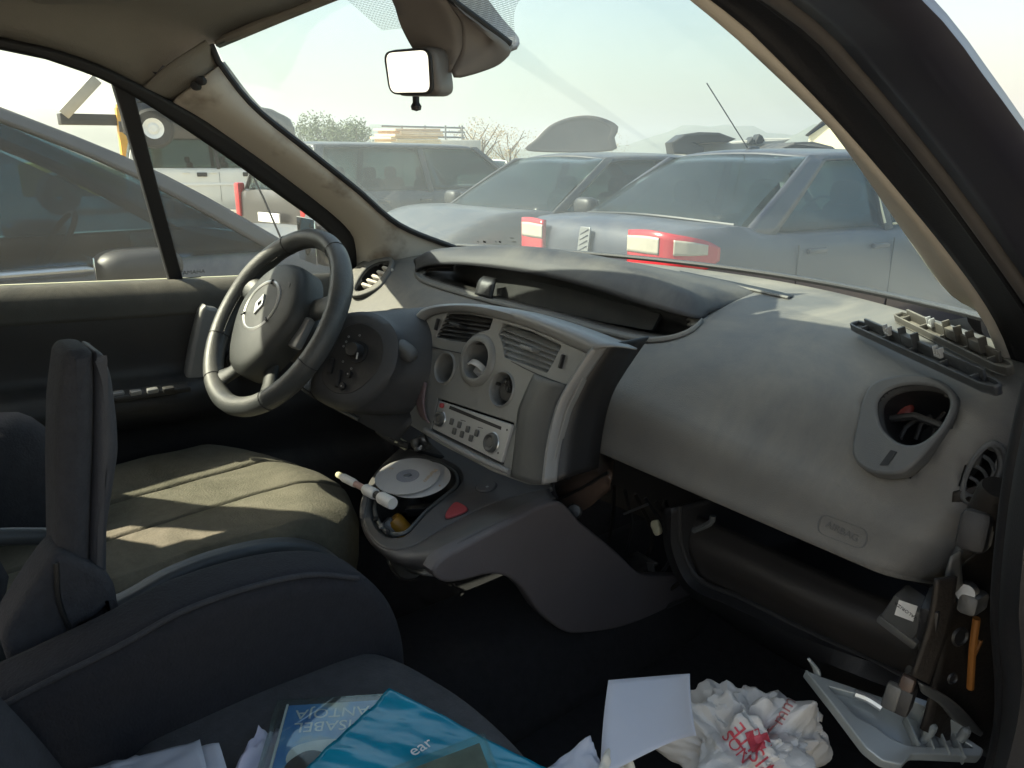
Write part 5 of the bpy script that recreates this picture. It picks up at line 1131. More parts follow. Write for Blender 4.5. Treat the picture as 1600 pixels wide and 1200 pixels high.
torn('scrap_flank', 'pale grey stripped car flank behind the torn bumper', ((1085, 244), (1084, 224), (1140, 222), (1196, 216), (1236, 216), (1222, 226), (1212, 244)), 9.6, 'pale_paint', 1.2)
torn('scrap_engine', 'small jagged dark scrap standing on the pale stripped flank', ((1172, 224), (1174, 220), (1180, 213), (1184, 220), (1190, 209), (1196, 212), (1200, 219), (1196, 224)), 9.5, 'black', 0.3)
torn('scrap_roof', 'dark arched wreck roof just left of the pale yellow building', ((1212, 244), (1222, 230), (1240, 222), (1270, 221), (1300, 229), (1320, 244)), 8.8, 'dark', 0.9)
# ---- yellow loader holding up a dark wreck, far left
ld = empty('yellow_loader', (-24.5, 6.2, 0), 'yellow loader with a grey raised boom behind the white van', 'loader')
def G(px, py, d):   # a place in the yard, d metres from the camera along that sight line
    return CAM + ray(px, py).normalized() * d
for q in ((186, 26), (206, 26.4), (236, 26.4)):
    a = G(q[0], 168, q[1]); mesh('mast_post', *box((a.x, a.y, a.z / 2), (0.22, 0.22, a.z), bev=0.02), 'yellow', ld)
a, b_ = G(182, 170, 26.2), G(242, 170, 26.4); mesh('mast_beam', *box((a + b_) / 2, ((b_ - a).length, 0.25, 0.22), b_ - a, (0, 0, 1)), 'yellow', ld)
a, b_ = G(92, 186, 25.5), G(200, 188, 26.2); mesh('cross_beam', *box((a + b_) / 2, ((b_ - a).length, 0.3, 0.25), b_ - a, (0, 0, 1)), 'black', ld)
a, b_ = G(98, 178, 25.5), G(150, 122, 25.5); mesh('boom', *box((a + b_) / 2, ((b_ - a).length, 0.3, 0.28), b_ - a, (0, 1, 0)), 'pale_paint', ld)
a = G(140, 260, 26); mesh('chassis', *box((a.x, a.y, 0.9), (3.2, 2.4, 0.9), (0.3, 1, 0), (-1, .3, 0), bev=0.1), 'yellow', ld)
for k in (-1, 1):
    mesh('wheel', *lathe([(0.2, -0.18), (0.5, -0.2), (0.56, 0), (0.5, 0.2), (0.2, 0.18)], (a.x + 1.3, a.y + k * 1.1, 0.55), (1, 0.3, 0), 20), 'tyre', ld)
wk, *_ = car('scrap_car', 'dark wrecked off-roader held up above the white van', (-24.2, 9.3), -0.3, 4.0, 1.7, 1.6, 1.0, 0.95, 1.0, 1.0, 0.3, -1.5, -1.8, 'black_paint', wheels=False)
wq = G(240, 201, 21.5); ca, sa = math.cos(-0.3), math.sin(-0.3)
wk.location = (wq.x - (ca * 0.80 + sa * 1.30), wq.y - (sa * 0.80 - ca * 1.30), wq.z - 0.42)
wr = mesh('wheel', *lathe([(0.22, -0.12), (0.40, -0.13), (0.46, -0.08), (0.47, 0), (0.46, 0.08), (0.40, 0.13), (0.24, 0.12)], (0.80, -1.30, 0.42), (1, 0, 0), 24), 'tyre', wk); mesh('rim', *lathe([(0.0, 0.09), (0.08, 0.10), (0.14, 0.06), (0.22, 0.11), (0.24, 0.12)], (0.80, -1.30, 0.42), (1, 0, 0), 20), 'white', wr)

# ---- timber stack with a rail, behind the people carrier
tb = empty('timber_stack', G(640, 250, 30) * 1.0, 'yellow timber boards stacked under a metal guard rail', 'timber stack')
for k in range(7):
    a, b_ = G(588 + 5 * (k % 3) + 2 * k, 228 - 4.2 * k, 30), G(676 - 3 * (k % 4), 228 - 4.2 * k, 31.0)
    mesh('board', *box((a + b_) / 2, ((b_ - a).length, 1.6, 0.085), b_ - a, (0.6, 0.8, 0), 0.01), mat('pine_board', (0.62, 0.50 - 0.01 * k, 0.30), 0.8, 0.1), tb)
for py in (197, 204, 212):
    a, b_ = G(596, py, 31.5), G(726, py + 3, 32.5); mesh('guard_rail', *tube([a, b_], 0.035, 8), 'metal', tb)
for px in (628, 664, 696, 722): a, b_ = G(px, 196, 32), G(px, 232, 32); mesh('rail_post', *tube([a, V((b_.x, b_.y, 0))], 0.035, 8), 'metal', tb)
a = G(700, 224, 32.5); mesh('container', *box((a.x, a.y, 1.1), (2.6, 1.6, 2.2), _r, _h, 0.05), 'pale_paint', tb)
# ---- cream building
a = G(1300, 253, 46); cb = empty('farm_building', (a.x, a.y, 0), 'pale yellow gabled building at the right edge of the windshield', 'building')
ex_, ey_ = V((0.95, 0.31, 0)), V((-0.31, 0.95, 0))
fg = Fr((a.x, a.y, 0), ex_, (0, 0, 1))
bw = 2.4
mesh('wall', *plate(fg, [(-bw * .55, 0), (bw * 2, 0), (bw * 2, 3.3), (bw * .4, 4.3), (-bw * .55, 2.7)], (), 5.0, 0.01, 0), mat('pale_yellow_render', (0.66, 0.60, 0.42), 0.9, 0.05, 2), cb, 20)
mesh('roof', *loft([[fg.w(-bw * .6, 2.72, h), fg.w(bw * .4, 4.42, h), fg.w(bw * 2.05, 3.4, h)] for h in (0.2, -5.2)], 8, 3, linear=True), 'rust', cb, 20, 0.08)
# ---- low white wall / far parked roofs seen over the cars
for k, (px, d_, m_, lb) in enumerate(((760, 26, 'white_paint', 'pale car far behind beneath the bare shrubs'), (985, 30, 'pale_paint', 'tiny pale car far away right of the upright bonnet'))):
    a = G(px, 253, d_); car('distant_car', lb, (a.x, a.y), 0.9 + k, 4.2, 1.7, 1.44, paint=m_, seats=False, wheels=False)

# ---- vegetation
LEAF = {'olive': mat('grey_green_leaf', (0.10, 0.12, 0.06), 0.8, 0.3, 3), 'dry': mat('dry_ochre_leaf', (0.30, 0.22, 0.11), 0.9, 0.3, 3)}
BARK = mat('grey_bark', (0.12, 0.10, 0.08), 0.9, 0.2, 8, 0.4, 30)
def tree(name, label, cat, base, h, rx, n, lm, sd, bare=False):
    rnd = random.Random(sd); o = empty(name, base, label, cat, 'trees along the far edge of the yard')
    tv = tube([base, base + V((0.1, 0, h * .3)), base + V((0.0, 0.1, h * .65))], [h * .03, h * .025, h * .018, h * .012], 8, 8)
    for k in range(9):
        a = rnd.uniform(0, 6.28); z0 = rnd.uniform(.25, .6) * h
        tv = join(tv, tube([base + V((0.05, 0.05, z0)), base + V((math.cos(a) * rx * .4, math.sin(a) * rx * .4, z0 + h * .18)), base + V((math.cos(a) * rx * .7, math.sin(a) * rx * .7, z0 + h * rnd.uniform(.25, .42)))], [h * .012, h * .008, h * .004], 5, 5))
    mesh('trunk', *tv, BARK, o)
    cl = [(V((rnd.gauss(0, rx * .42), rnd.gauss(0, rx * .42), h * rnd.uniform(.42, .92))), rnd.uniform(.25, .5) * rx) for _ in range(16)]
    vs, fs = [], []
    for i in range(n):
        c, r = rnd.choice(cl); d = V((rnd.gauss(0, 1), rnd.gauss(0, 1), rnd.gauss(0, .8))).normalized() * r * rnd.uniform(.5, 1.05)
        p = base + c + d; e1 = V((rnd.uniform(-1, 1), rnd.uniform(-1, 1), rnd.uniform(-1, 1))).normalized(); e2 = e1.orthogonal().normalized(); s = rnd.uniform(.07, .15) * (0.6 if bare else 1) * h / 6
        k = len(vs); vs += [p - e1 * s, p + e2 * s * .5, p + e1 * s, p - e2 * s * .5]; fs.append((k, k + 1, k + 2, k + 3))
    mesh('crown', vs, fs, lm, o, 0)
for k, (px, d_, h, lb) in enumerate(((488, 62, 4.2, 'first grey-green tree left of the timber stack'), (524, 60, 4.6, 'tallest middle grey-green tree left of the timber stack'), (556, 58, 3.9, 'third grey-green tree nearest the timber stack'), (455, 66, 4.0, 'grey-green tree behind the left windshield pillar'))):
    a = G(px, 253, d_); tree('olive_tree', lb, 'tree', V((a.x, a.y, 0)), h, 1.9, 2600, LEAF['olive'], k + 3)
for k, (px, d_, h, lb) in enumerate(((735, 45, 3.6, 'sparse dry shrub right of the timber stack'), (752, 46, 4.0, 'tallest sparse dry tree right of the timber stack'), (795, 46, 3.3, 'ochre dry shrub left of the upright bonnet'), (935, 40, 2.4, 'low dry shrub behind the upright bonnet'))):
    a = G(px, 253, d_); tree('dry_tree', lb, 'tree', V((a.x, a.y, 0)), h, 1.5, 900, LEAF['dry'], k + 13, True)
# ---- hills
hm_ = mat('hazy_hill_scrub', (0.10, 0.11, 0.085), 0.95, 0.25, 0.02)
def hills(R0, hgt, a0, a1, sd, n=150):
    vs = []
    for i in range(10):
        for j in range(n):
            a = lerp(a0, a1, j / (n - 1)); rr = R0 * (1 + 0.06 * i)
            pk = max(0, noise.fractal(V((a * 3.2, sd, 0)), 0.9, 2.0, 5) * 0.8 + 0.42) * hgt
            prof_ = math.sin(math.pi * min(1, i / 9.0 + 0.02))
            vs.append(V((CAM.x - math.sin(a) * rr, math.cos(a) * rr, -2 + pk * prof_ + 3 * noise.noise(V((a * 40, i, sd))) * prof_)))
    o = mesh('hills', vs, grid_faces(10, n), hm_, None, 60); tag(o, kind='structure'); return o
hills(800, 78, R(-20), R(120), 1.7); hills(1100, 92, R(-20), R(120), 5.1)

# ---- our own door mirror on the driver's side
dmr = empty('door_mirror', P(492, 400, x=-0.98), label=None); dmr.parent = body; dmr.location = W[dmr.name] - W[body.name]
dmr['label'] = 'black door mirror outside the driver window, seen through the steering wheel'
mcn = P(490, 372, x=-1.0)
mesh('mirror_shell', *pillow(mcn + V((0, 0.045, 0)), 0.20, 0.11, 0.155, (1, -0.15, 0), (0, 1, 0), 4, 30), 'bodydark', dmr)
mesh('mirror_glass', *box(mcn + V((0.0, -0.020, -0.004)), (0.165, 0.004, 0.12), (1, -0.15, 0), (0, 1, 0), 0.002), 'mirror', dmr)
mesh('mirror_arm', *tube([mcn + V((0.06, 0.04, -0.05)), V((-0.86, mcn.y + 0.03, mcn.z - 0.09)), V((-0.80, mcn.y, mcn.z - 0.10))], 0.022, 10), 'rubber', dmr)
wi = empty('wiper_wire', P(420, 330, x=-1.1), label=None)
bpy.data.objects.remove(wi)
tag(mesh('aerial_wire', *tube([P(389, 262, x=-2.15), P(412, 310, x=-2.1), P(440, 375, x=-2.05)], 0.004, 6), 'black'), 'thin black aerial rod beyond the driver quarter window', 'aerial')

# ---- haze in the air
hz = mesh('haze', *box((0, 0, 54.5), (4400, 4400, 115), bev=0.5), 'black', None, 0); tag(hz, kind='stuff')
hm2 = bpy.data.materials.new('pale_air'); hm2.use_nodes = True; t = hm2.node_tree
for nn in list(t.nodes):
    if nn.type != 'OUTPUT_MATERIAL': t.nodes.remove(nn)
pv = t.nodes.new('ShaderNodeVolumePrincipled'); pv.inputs['Color'].default_value = (0.95, 0.96, 0.97, 1); pv.inputs['Density'].default_value = 0.0006; pv.inputs['Anisotropy'].default_value = 0.3
t.links.new(pv.outputs[0], [nn for nn in t.nodes if nn.type == 'OUTPUT_MATERIAL'][0].inputs['Volume'])
hz.data.materials[0] = hm2

# =================================================================== loose things in the car
# ---- two discs on the console
fdc = Fr(P(653, 748, z=0.803), (1, 0, -0.10), (0.05, 1, 0.16))
def disc(fr, label, words):
    o = empty('compact_disc', fr.o, label, 'disc', 'discs on the console')
    mesh('disc_face', *plate(fr, circ(0, 0, 0.060, 64), [circ(0, 0, 0.0215, 40)], 0.0013, 0.0003, 0.0), 'disc', o)
    mesh('disc_hub', *plate(fr, circ(0, 0, 0.0212, 40), [circ(0, 0, 0.0075, 24)], 0.0012, 0, 0.0), mat('smoky_disc_hub', (0.30, 0.30, 0.32), 0.25, 0.1, 30), o)
    if words:
        mesh('disc_lettering', *join(text(fr, 'Muriano', 0.030, 0.030, 0.013, R(-62), 0.0006), text(fr, 'RW', -0.042, -0.010, 0.006, R(20), 0.0006)), 'tan', o, 0)
    else: mesh('disc_lettering', *text(fr, '80', 0.048, 0.016, 0.005, R(-20), 0.0006), 'tan', o, 0)
disc(fdc, 'lower white disc peeping out at the right beneath another disc', False)
fd2 = Fr(P(637, 743, z=0.8075), fdc.ex, fdc.ey); disc(fd2, 'upper white disc with faded tan lettering lying on the console', True)
# ---- hose with white connectors
hs = empty('hose_connector', P(575, 770, z=0.80), 'pinkish hose end with white plastic collars beside the discs', 'hose')
pa_, pb_ = P(529, 742, z=0.815), P(612, 786, z=0.815); dv_ = (pb_ - pa_); L0 = dv_.length
def hz_(t): return pa_ + dv_ * t
def collar(t0, t1, r, m, nm):
    d = dv_.normalized(); l = (t1 - t0) * L0
    mesh(nm, *lathe([(0, 0), (r * 0.85, 0), (r, l * 0.12), (r, l * 0.85), (r * 0.9, l), (0, l)], hz_(t0), d, 18), m, hs, 30)
collar(-0.02, 0.10, 0.0058, 'cream', 'tip'); collar(0.08, 0.34, 0.0075, 'white', 'collar'); collar(0.30, 0.56, 0.0058, mat('pink_hose', (0.45, 0.28, 0.24), 0.5), 'hose'); collar(0.52, 0.72, 0.010, 'white', 'collar'); collar(0.70, 0.84, 0.007, 'dark', 'hose'); collar(0.80, 1.02, 0.011, 'white', 'collar')
# ---- twisted foil-like lever bits behind the discs
kt = empty('key_bunch', P(655, 700, z=0.82), 'crumpled dark metal bits behind the discs under the radio', 'keys')
for k, (q, s) in enumerate((((648, 692), 0.010), ((660, 688), 0.012), ((668, 696), 0.009), ((655, 700), 0.011))):
    mesh('metal_bit', *pillow(P(*q, x=-0.165), s * 2, s * 1.2, s * 1.8, (1, k * 0.4, 0.3), (0, 1, k * .5), 3, 12, fn=lambda p: p * (1 + 0.3 * noise.noise(p * 200))), 'metal' if k % 2 else 'stackdark', kt)
mesh('cable', *tube([P(590, 672, x=-0.25), P(612, 688, x=-0.22), P(640, 697, x=-0.18)], 0.007, 8, 10), 'dark', kt)
mesh('pale_sleeve', *tube([P(620, 688, x=-0.21), P(636, 698, x=-0.19)], 0.0085, 8), 'cream', kt)
# ---- trim strips on the dash
def strip(pa, pb, label, m, clips, boxes, wd=0.016):
    a, b = V(pa), V(pb); ex = (b - a).normalized(); fr = Fr(a, ex, V((0.2, 0.9, 0.3))); L = (b - a).length
    if fr.ez.z < 0: fr = Fr(a, ex, -fr.ey)
    o = empty('trim_strip', a, label, 'trim strip', 'trim strips lying upside down on the dash')
    ol = roundpoly([(0, -wd * .4), (L * .05, -wd * .5), (L * .95, -wd * .5), (L, -wd * .2), (L, wd * .3), (L * .95, wd * .5), (L * .05, wd * .5), (0, wd * .3)], 0.01)
    mesh('channel', *plate(fr, ol, (), 0.006, 0.002, 0.004), m, o)
    mesh('rim', *plate(fr, ol, [shrink(ol, 0.975) if False else [(min(max(u, L * .018), L * .982), v * 0.82) for u, v in ol]], 0.010, 0.002, 0.010), m, o)
    for t in (0.12, 0.3, 0.5, 0.7, 0.88): mesh('rib', *box(fr.w(L * t, 0, 0.008), (0.003, wd * .8, 0.008), fr.ex, fr.ey), m, o)
    mesh('inner_wall', *box(fr.w(L * .5, wd * .28, 0.012), (L * .82, 0.003, 0.014), fr.ex, fr.ey), m, o)
    for t in clips:
        c = fr.w(L * t, wd * .10, 0.014); k = mesh('white_clip', *join(box(c, (0.012, 0.006, 0.003), fr.ex, fr.ey), box(c + fr.ex * 0.0055 + fr.ez * 0.005, (0.0018, 0.006, 0.012), fr.ex, fr.ey), box(c - fr.ex * 0.0055 + fr.ez * 0.005, (0.0018, 0.006, 0.012), fr.ex, fr.ey), box(c + fr.ez * 0.004, (0.002, 0.005, 0.008), fr.ex, fr.ey)), 'clip', o)
    for t in boxes:
        c = fr.w(L * t, wd * .12, 0.016); mesh('bracket', *join(box(c, (0.026, 0.008, 0.014), fr.ex, fr.ey), box(c + fr.ex * 0.014 + fr.ez * 0.004, (0.003, 0.009, 0.020), fr.ex, fr.ey), box(c - fr.ex * 0.014 + fr.ez * 0.005, (0.003, 0.009, 0.020), fr.ex, fr.ey)), m, o)
strip(P(1335, 512, z=1.134), P(1562, 616, z=1.128), 'nearer slate trim strip with two white clips on the dash', 'stripd', (0.30, 0.66), (0.46,))
strip(P(1404, 498, z=1.140), P(1580, 585, z=1.134), 'farther taupe trim strip with one white clip beside the windshield', 'strips', (0.36,), (0.56, 0.76))

# =================================================================== under the dash and the exposed right end
lb = empty('glove_bin', (0.45, 1.05, 0.65), 'black lower bin panel hanging under the passenger dash', 'storage bin')
b0 = [P(1062, 790, y=0.96), P(1064, 850, y=0.96), P(1092, 905, y=0.97), P(1160, 935, y=0.98), P(1260, 985, y=0.99), P(1420, 1060, y=1.0)]
b1 = [P(1040, 780, y=1.05), P(1046, 860, y=1.05), P(1080, 925, y=1.06), P(1160, 985, y=1.06), P(1260, 1045, y=1.06), P(1400, 1100, y=1.06)]
b2_ = [p + V((0.01, 0.30, -0.02)) for p in b0]
loftm('bin_wall', [b2_, b0, [a.lerp(b, .5) + V((0, -.02, 0)) for a, b in zip(b0, b1)], b1], 'black', lb, 40, 16, 0.006)
loftm('bin_front', [[P(1068, 796, y=1.0), P(1180, 845, y=1.0), P(1300, 900, y=1.0), P(1445, 962, y=1.0)], [P(1074, 850, y=0.975), P(1180, 900, y=0.965), P(1300, 955, y=0.965), P(1440, 1010, y=0.98)], [P(1094, 903, y=0.975), P(1165, 936, y=0.985), P(1262, 984, y=0.995), P(1422, 1058, y=1.005)]], mat('dark_brown_bin_plastic', (0.020, 0.018, 0.017), 0.5, 0.2, 8), lb, 30, 12, 0.004)
mesh('bin_rim', *tube(spline(b0, 30), 0.005, 8), 'black', lb)
mesh('bin_lever', *tube([P(1084, 829, y=0.94), P(1110, 817, y=0.94), P(1114, 806, y=0.94)], 0.005, 8, 8), 'shield', lb)
dk = empty('air_duct', (0.22, 1.0, 0.7), 'brown plastic air duct exposed between stack and glove bin', 'duct')
d0 = [P(868, 742, y=0.98), P(895, 722, y=0.98), P(938, 708, y=0.98), P(958, 722, y=0.98)]
d1 = [P(872, 772, y=0.93), P(905, 755, y=0.92), P(940, 738, y=0.92), P(956, 745, y=0.92)]
d2 = [P(893, 803, y=0.95), P(920, 792, y=0.94), P(945, 770, y=0.94), P(952, 765, y=0.95)]
loftm('duct_shell', [d0, d1, d2], 'brownpl', dk, 20, 11, 0.006)
mesh('duct_seam', *tube([P(870, 782, y=0.915), P(910, 762, y=0.91), P(950, 738, y=0.91)], 0.003, 6, 10), 'black', dk)
mesh('duct_cap', *lathe([(0, 0.006), (0.012, 0.005), (0.015, 0)], P(898, 798, y=0.93), (0.5, -0.8, 0.3), 16), 'metal', dk)
mesh('cream_tab', *pillow(P(882, 725, y=0.90), 0.012, 0.006, 0.022, (1, 0, 0.3), (0, 1, 0), 3, 12), 'cream', dk)
tag(mesh('plug_connector', *pillow(P(1026, 824, y=1.02), 0.020, 0.014, 0.028, (1, 0, 0.4), (0, 1, 0), 3, 14, fn=lambda p: p * (1 + 0.2 * noise.noise(p * 120))), 'cream'), 'cream plug hanging in the dark footwell behind the console', 'plug')
cw = empty('cable_loom', (0.3, 1.15, 0.6), 'thin dark cables with metal glints in the footwell', 'cables')
for k in range(6):
    a = P(960 + 16 * k, 760 + 6 * k, y=1.10); mesh('cable', *tube([a, a + V((0.03 * k - .05, 0.05, -0.12)), a + V((-0.05, 0.02, -0.28))], 0.004, 6, 10), 'dark' if k % 2 else 'rust', cw)
mesh('metal_rod', *tube([P(975, 803, y=1.05), P(1012, 788, y=1.05)], 0.003, 6), 'metal', cw)
mesh('label_tag', *box(P(1017, 886, y=1.10), (0.018, 0.002, 0.018), (1, 0, 0.3), (0, 1, 0)), 'metal', cw)
mesh('pedal_bracket', *loft([[P(960, 880, y=1.12), P(995, 862, y=1.12)], [P(1000, 898, y=1.10), P(1030, 880, y=1.12)]], 6, 5), 'dark', cw, 40, 0.006)
# sensor box with sticker
bx = empty('sensor_box', P(1418, 960, y=0.90), 'small dark box with a white sticker below the dash end', 'box')
bc_ = P(1420, 958, y=0.915); bex, bey = V((0.93, 0.06, -0.33)), V((0, 1, 0))
mesh('box_case', *join(box(bc_, (0.044, 0.04, 0.046), bex, bey, 0.004), box(bc_ - V((0.004, 0, 0.020)), (0.052, 0.044, 0.012), bex, bey, 0.003)), 'stackdark', bx)
fbx = Fr(bc_ + V((0, -0.0205, 0.004)), bex, bex.cross(bey)); 
if fbx.ez.y > 0: fbx = Fr(fbx.o, -fbx.ex, fbx.ey)
stk_ = [fbx.px(*q) for q in ((1405, 937), (1434, 947), (1427, 971), (1398, 960))]
sk = mesh('sticker', *plate(fbx, stk_, (), 0.0008, 0, 0.0008), 'white', bx, 0)
mu, mv = sum(p[0] for p in stk_) / 4, sum(p[1] for p in stk_) / 4
mesh('sticker_lettering', *text(fbx, 'VALORIZA', mu, mv, 0.0062, math.pi, 0.0011, 0.0001), 'ink', bx, 0)
# brackets, wires of the stripped hinge pillar
br_o = empty('bracket_assembly', P(1480, 1000, x=0.74), 'rusty metal brackets and orange wire on the stripped door pillar', 'bracket')
mesh('steel_strap', *loft([[P(1462, 905, x=0.735), P(1494, 900, x=0.745)], [P(1450, 975, x=0.735), P(1480, 985, x=0.745)], [P(1424, 1055, x=0.73), P(1450, 1068, x=0.74)]], 6, 16), 'rust', br_o, 40, 0.004)
mesh('pillar_panel', *loft([[P(1490, 770, x=0.715), P(1585, 740, x=0.765)], [P(1480, 880, x=0.715), P(1580, 880, x=0.765)], [P(1470, 1000, x=0.715), P(1575, 1020, x=0.765)], [P(1440, 1140, x=0.715), P(1570, 1195, x=0.765)]], 12, 24, fn=lambda p: p + V((0.004 * noise.noise(p * 18), 0, 0))), 'rust', br_o, 40, 0.004)
for q, r_ in (((1500, 995), 0.010), ((1535, 1090), 0.008), ((1488, 1060), 0.006)):
    mesh('pillar_hole', *lathe([(0, 0.0), (r_ * .8, 0.0), (r_, 0.002), (r_ * 1.25, 0.0)], P(*q, x=0.745), (0.9, -0.4, 0.1), 16), 'black', br_o)
mesh('hinge_block', *box(P(1525, 828, x=0.755), (0.03, 0.05, 0.045), (1, 0.2, 0), (0, 1, -0.3), 0.008), 'dark', br_o)
mesh('hinge_pin', *lathe([(0, 0.03), (0.016, 0.03), (0.018, 0.025), (0.018, -0.02)], P(1545, 792, x=0.76), (0.3, -0.3, 1), 18), 'rust', br_o)
mesh('check_strap', *box(P(1520, 940, x=0.75), (0.022, 0.055, 0.024), (1, 0.1, 0), (0, 1, -0.25), 0.006), 'stackdark', br_o); mesh('check_roller', *lathe([(0, 0.012), (0.010, 0.012), (0.012, -0.012)], P(1510, 925, x=0.745), (0.2, -0.9, 0.3), 14), 'metal', br_o)
mesh('orange_wire', *tube([P(1526, 966, x=0.745), P(1520, 1010, x=0.745), P(1518, 1040, x=0.745), P(1516, 1075, x=0.745)], 0.0045, 8, 12), 'wire_o', br_o); mesh('orange_wire', *tube([P(1532, 1000, x=0.745), P(1524, 1018, x=0.743), P(1517, 1032, x=0.745)], 0.003, 8, 8), 'wire_o', br_o)
mesh('green_connector', *box(P(1465, 957, x=0.72), (0.012, 0.020, 0.020), (1, 0.2, 0), (0, 1, 0), 0.003), 'green', br_o); mesh('connector_housing', *box(P(1457, 962, x=0.728), (0.02, 0.045, 0.05), (1, 0.2, 0), (0, 1, 0.2), 0.004), 'black', br_o)
mesh('torn_edge', *tube([P(1560, 782, x=0.74), P(1515, 832, x=0.735), P(1494, 870, x=0.73), P(1480, 915, x=0.73)], [0.004, 0.006, 0.005, 0.004], 8, 16), 'shield', br_o)
mesh('grey_flap', *loft([[P(1486, 870, x=0.735), P(1500, 862, x=0.74)], [P(1478, 905, x=0.735), P(1502, 900, x=0.742)], [P(1490, 940, x=0.735), P(1506, 925, x=0.742)]], 5, 10), 'stackdark', br_o, 40, 0.003)
mesh('perforated_arm', *loft([[P(1436, 1066, x=0.725), P(1440, 1082, x=0.725)], [P(1475, 1085, x=0.735), P(1470, 1102, x=0.735)], [P(1505, 1110, x=0.745), P(1492, 1126, x=0.745)], [P(1535, 1145, x=0.75), P(1530, 1150, x=0.75)]], 5, 18), 'stackdark', br_o, 40, 0.004)
cb_ = empty('connector_block', P(1412, 1095, x=0.70), 'olive and brown wiring connector plugged above the silver trim', 'connector')
cc_ = P(1412, 1090, x=0.705)
mesh('block', *box(cc_, (0.022, 0.036, 0.034), (1, 0.2, -0.1), (0, 1, -0.2), 0.004), 'dark', cb_); mesh('latch', *box(cc_ + V((0.003, -0.004, 0.024)), (0.016, 0.016, 0.022), (1, 0.2, -0.1), (0, 1, -0.2), 0.004), 'brownpl', cb_); mesh('housing', *box(cc_ + V((-0.008, -0.014, 0.004)), (0.018, 0.015, 0.034), (1, 0.2, -0.1), (0, 1, -0.2), 0.004), 'stackdark', cb_)
mesh('cable', *tube([cc_ + V((0, 0, 0.04)), P(1436, 1050, x=0.715), P(1446, 1000, x=0.725)], 0.006, 8, 10), 'dark', cb_)
# silver triangular trim
stt = empty('mirror_trim', P(1400, 1190, z=0.60), 'pale silver triangular trim piece lying upside down by the door', 'trim piece')
ft = Fr(P(1400, 1130, z=0.64), (0.6, 0.75, -0.05), (-0.75, 0.6, 0.35))
if ft.ez.z < 0: ft = Fr(ft.o, -ft.ex, ft.ey)
TQ = lambda *l: [ft.px(*q) for q in l]
tri_o = TQ((1254, 1053), (1272, 1062), (1340, 1085), (1400, 1106), (1442, 1120), (1490, 1150), (1532, 1178), (1528, 1190), (1440, 1186), (1420, 1186), (1405, 1203), (1374, 1196), (1348, 1176), (1300, 1112))
tri_i = TQ((1290, 1080), (1345, 1095), (1400, 1114), (1440, 1128), (1490, 1158), (1515, 1175), (1440, 1174), (1415, 1172), (1385, 1160), (1360, 1140), (1335, 1128))
mesh('trim_plate', *plate(ft, roundpoly(tri_o, 0.004), (), 0.004, 0.001, 0.0), 'silvertrim', stt)
mesh('trim_rim', *plate(ft, roundpoly(tri_o, 0.004), [roundpoly(tri_i, 0.003)], 0.014, 0.002, 0.012), 'silvertrim', stt)
mesh('trim_wall', *plate(ft, TQ((1380, 1098), (1442, 1120), (1500, 1158), (1500, 1164), (1440, 1130), (1380, 1104)), (), 0.035, 0.001, 0.034), 'silvertrim', stt)
mesh('trim_horn', *loft([[P(1272, 1062, z=0.665), P(1282, 1066, z=0.665)], [P(1271, 1045, z=0.68), P(1281, 1050, z=0.68)], [P(1262, 1028, z=0.70), P(1264, 1030, z=0.70)]], 4, 10), 'silvertrim', stt, 40, 0.004)
for q in ((1443, 1158), (1494, 1164), (1438, 1126), (1488, 1150)):
    mesh('post', *lathe([(0, 0.038), (0.005, 0.036), (0.006, 0.03), (0.006, 0)], ft.w(*ft.px(*q), 0.0), ft.ez, 12), 'silvertrim', stt)
for k in range(4): q = (1420 + 24 * k, 1150 + 7 * k); mesh('rib', *box(ft.w(*ft.px(*q), 0.008), (0.002, 0.04, 0.016), ft.ex, ft.ey), 'silvertrim', stt)
mesh('clip_spring', *tube([ft.w(*ft.px(*q), 0.01) for q in ((1332, 1090), (1352, 1098), (1374, 1112))], 0.006, 8, 10), 'chrome', stt)

# =================================================================== paper and plastic on the passenger seat
def sheet(name, corners, m, label, cat, curl=0.006, sd=0, n=14, parent=None, group=None, crease=0.0):
    bl, br, tr, tl = [V(c) for c in corners]; vs = []
    for i in range(n):
        for j in range(n):
            s, t = j / (n - 1), i / (n - 1); p = bl.lerp(br, s).lerp(tl.lerp(tr, s), t)
            p += V((0, 0, curl * math.sin(3.0 * s + sd) * math.sin(2.5 * t + sd * 2) + crease * noise.noise(V((s * 4, t * 4, sd))))); vs.append(p)
    o = mesh(name, vs, grid_faces(n, n), m, parent, 70, 0.0006)
    if label: tag(o, label, cat, group)
    return o
zs = 0.748
# teal sleeve
te = [P(470, 1210, z=zs + .026), P(700, 1330, z=zs + .02), P(880, 1215, z=zs + 0.016), P(608, 1079, z=zs + 0.028)]
tl_ = empty('plastic_sleeve', te[0].lerp(te[2], .5), 'shiny teal plastic sleeve on the passenger seat beneath a clear case', 'folder')
vs = []; nn = 40
for i in range(nn):
    for j in range(nn):
        s, t = j / (nn - 1), i / (nn - 1); p = te[0].lerp(te[1], s).lerp(te[3].lerp(te[2], s), t)
        q = V((s * 3, t * 7 - s * 3, 0)); p = p + V((0, 0, 0.0035 * noise.noise(q * 0.8) + 0.0022 * abs(noise.noise(q * 2.3 + V((5, 0, 0)))))); vs.append(p)
mesh('sleeve', vs, grid_faces(nn, nn), 'teal', tl_, 70, 0.003)
fte = Fr(P(640, 1160, z=zs + 0.030), (te[2] - te[3]), (te[3] - te[0])); 
if fte.ez.z < 0: fte = Fr(fte.o, fte.ex, -fte.ey)
tu, tv2 = fte.px(657, 1172, 0)
dlet = P(672, 1166, z=zs + .03) - P(652, 1178, z=zs + .03); ang = math.atan2(dlet.dot(fte.ey), dlet.dot(fte.ex))
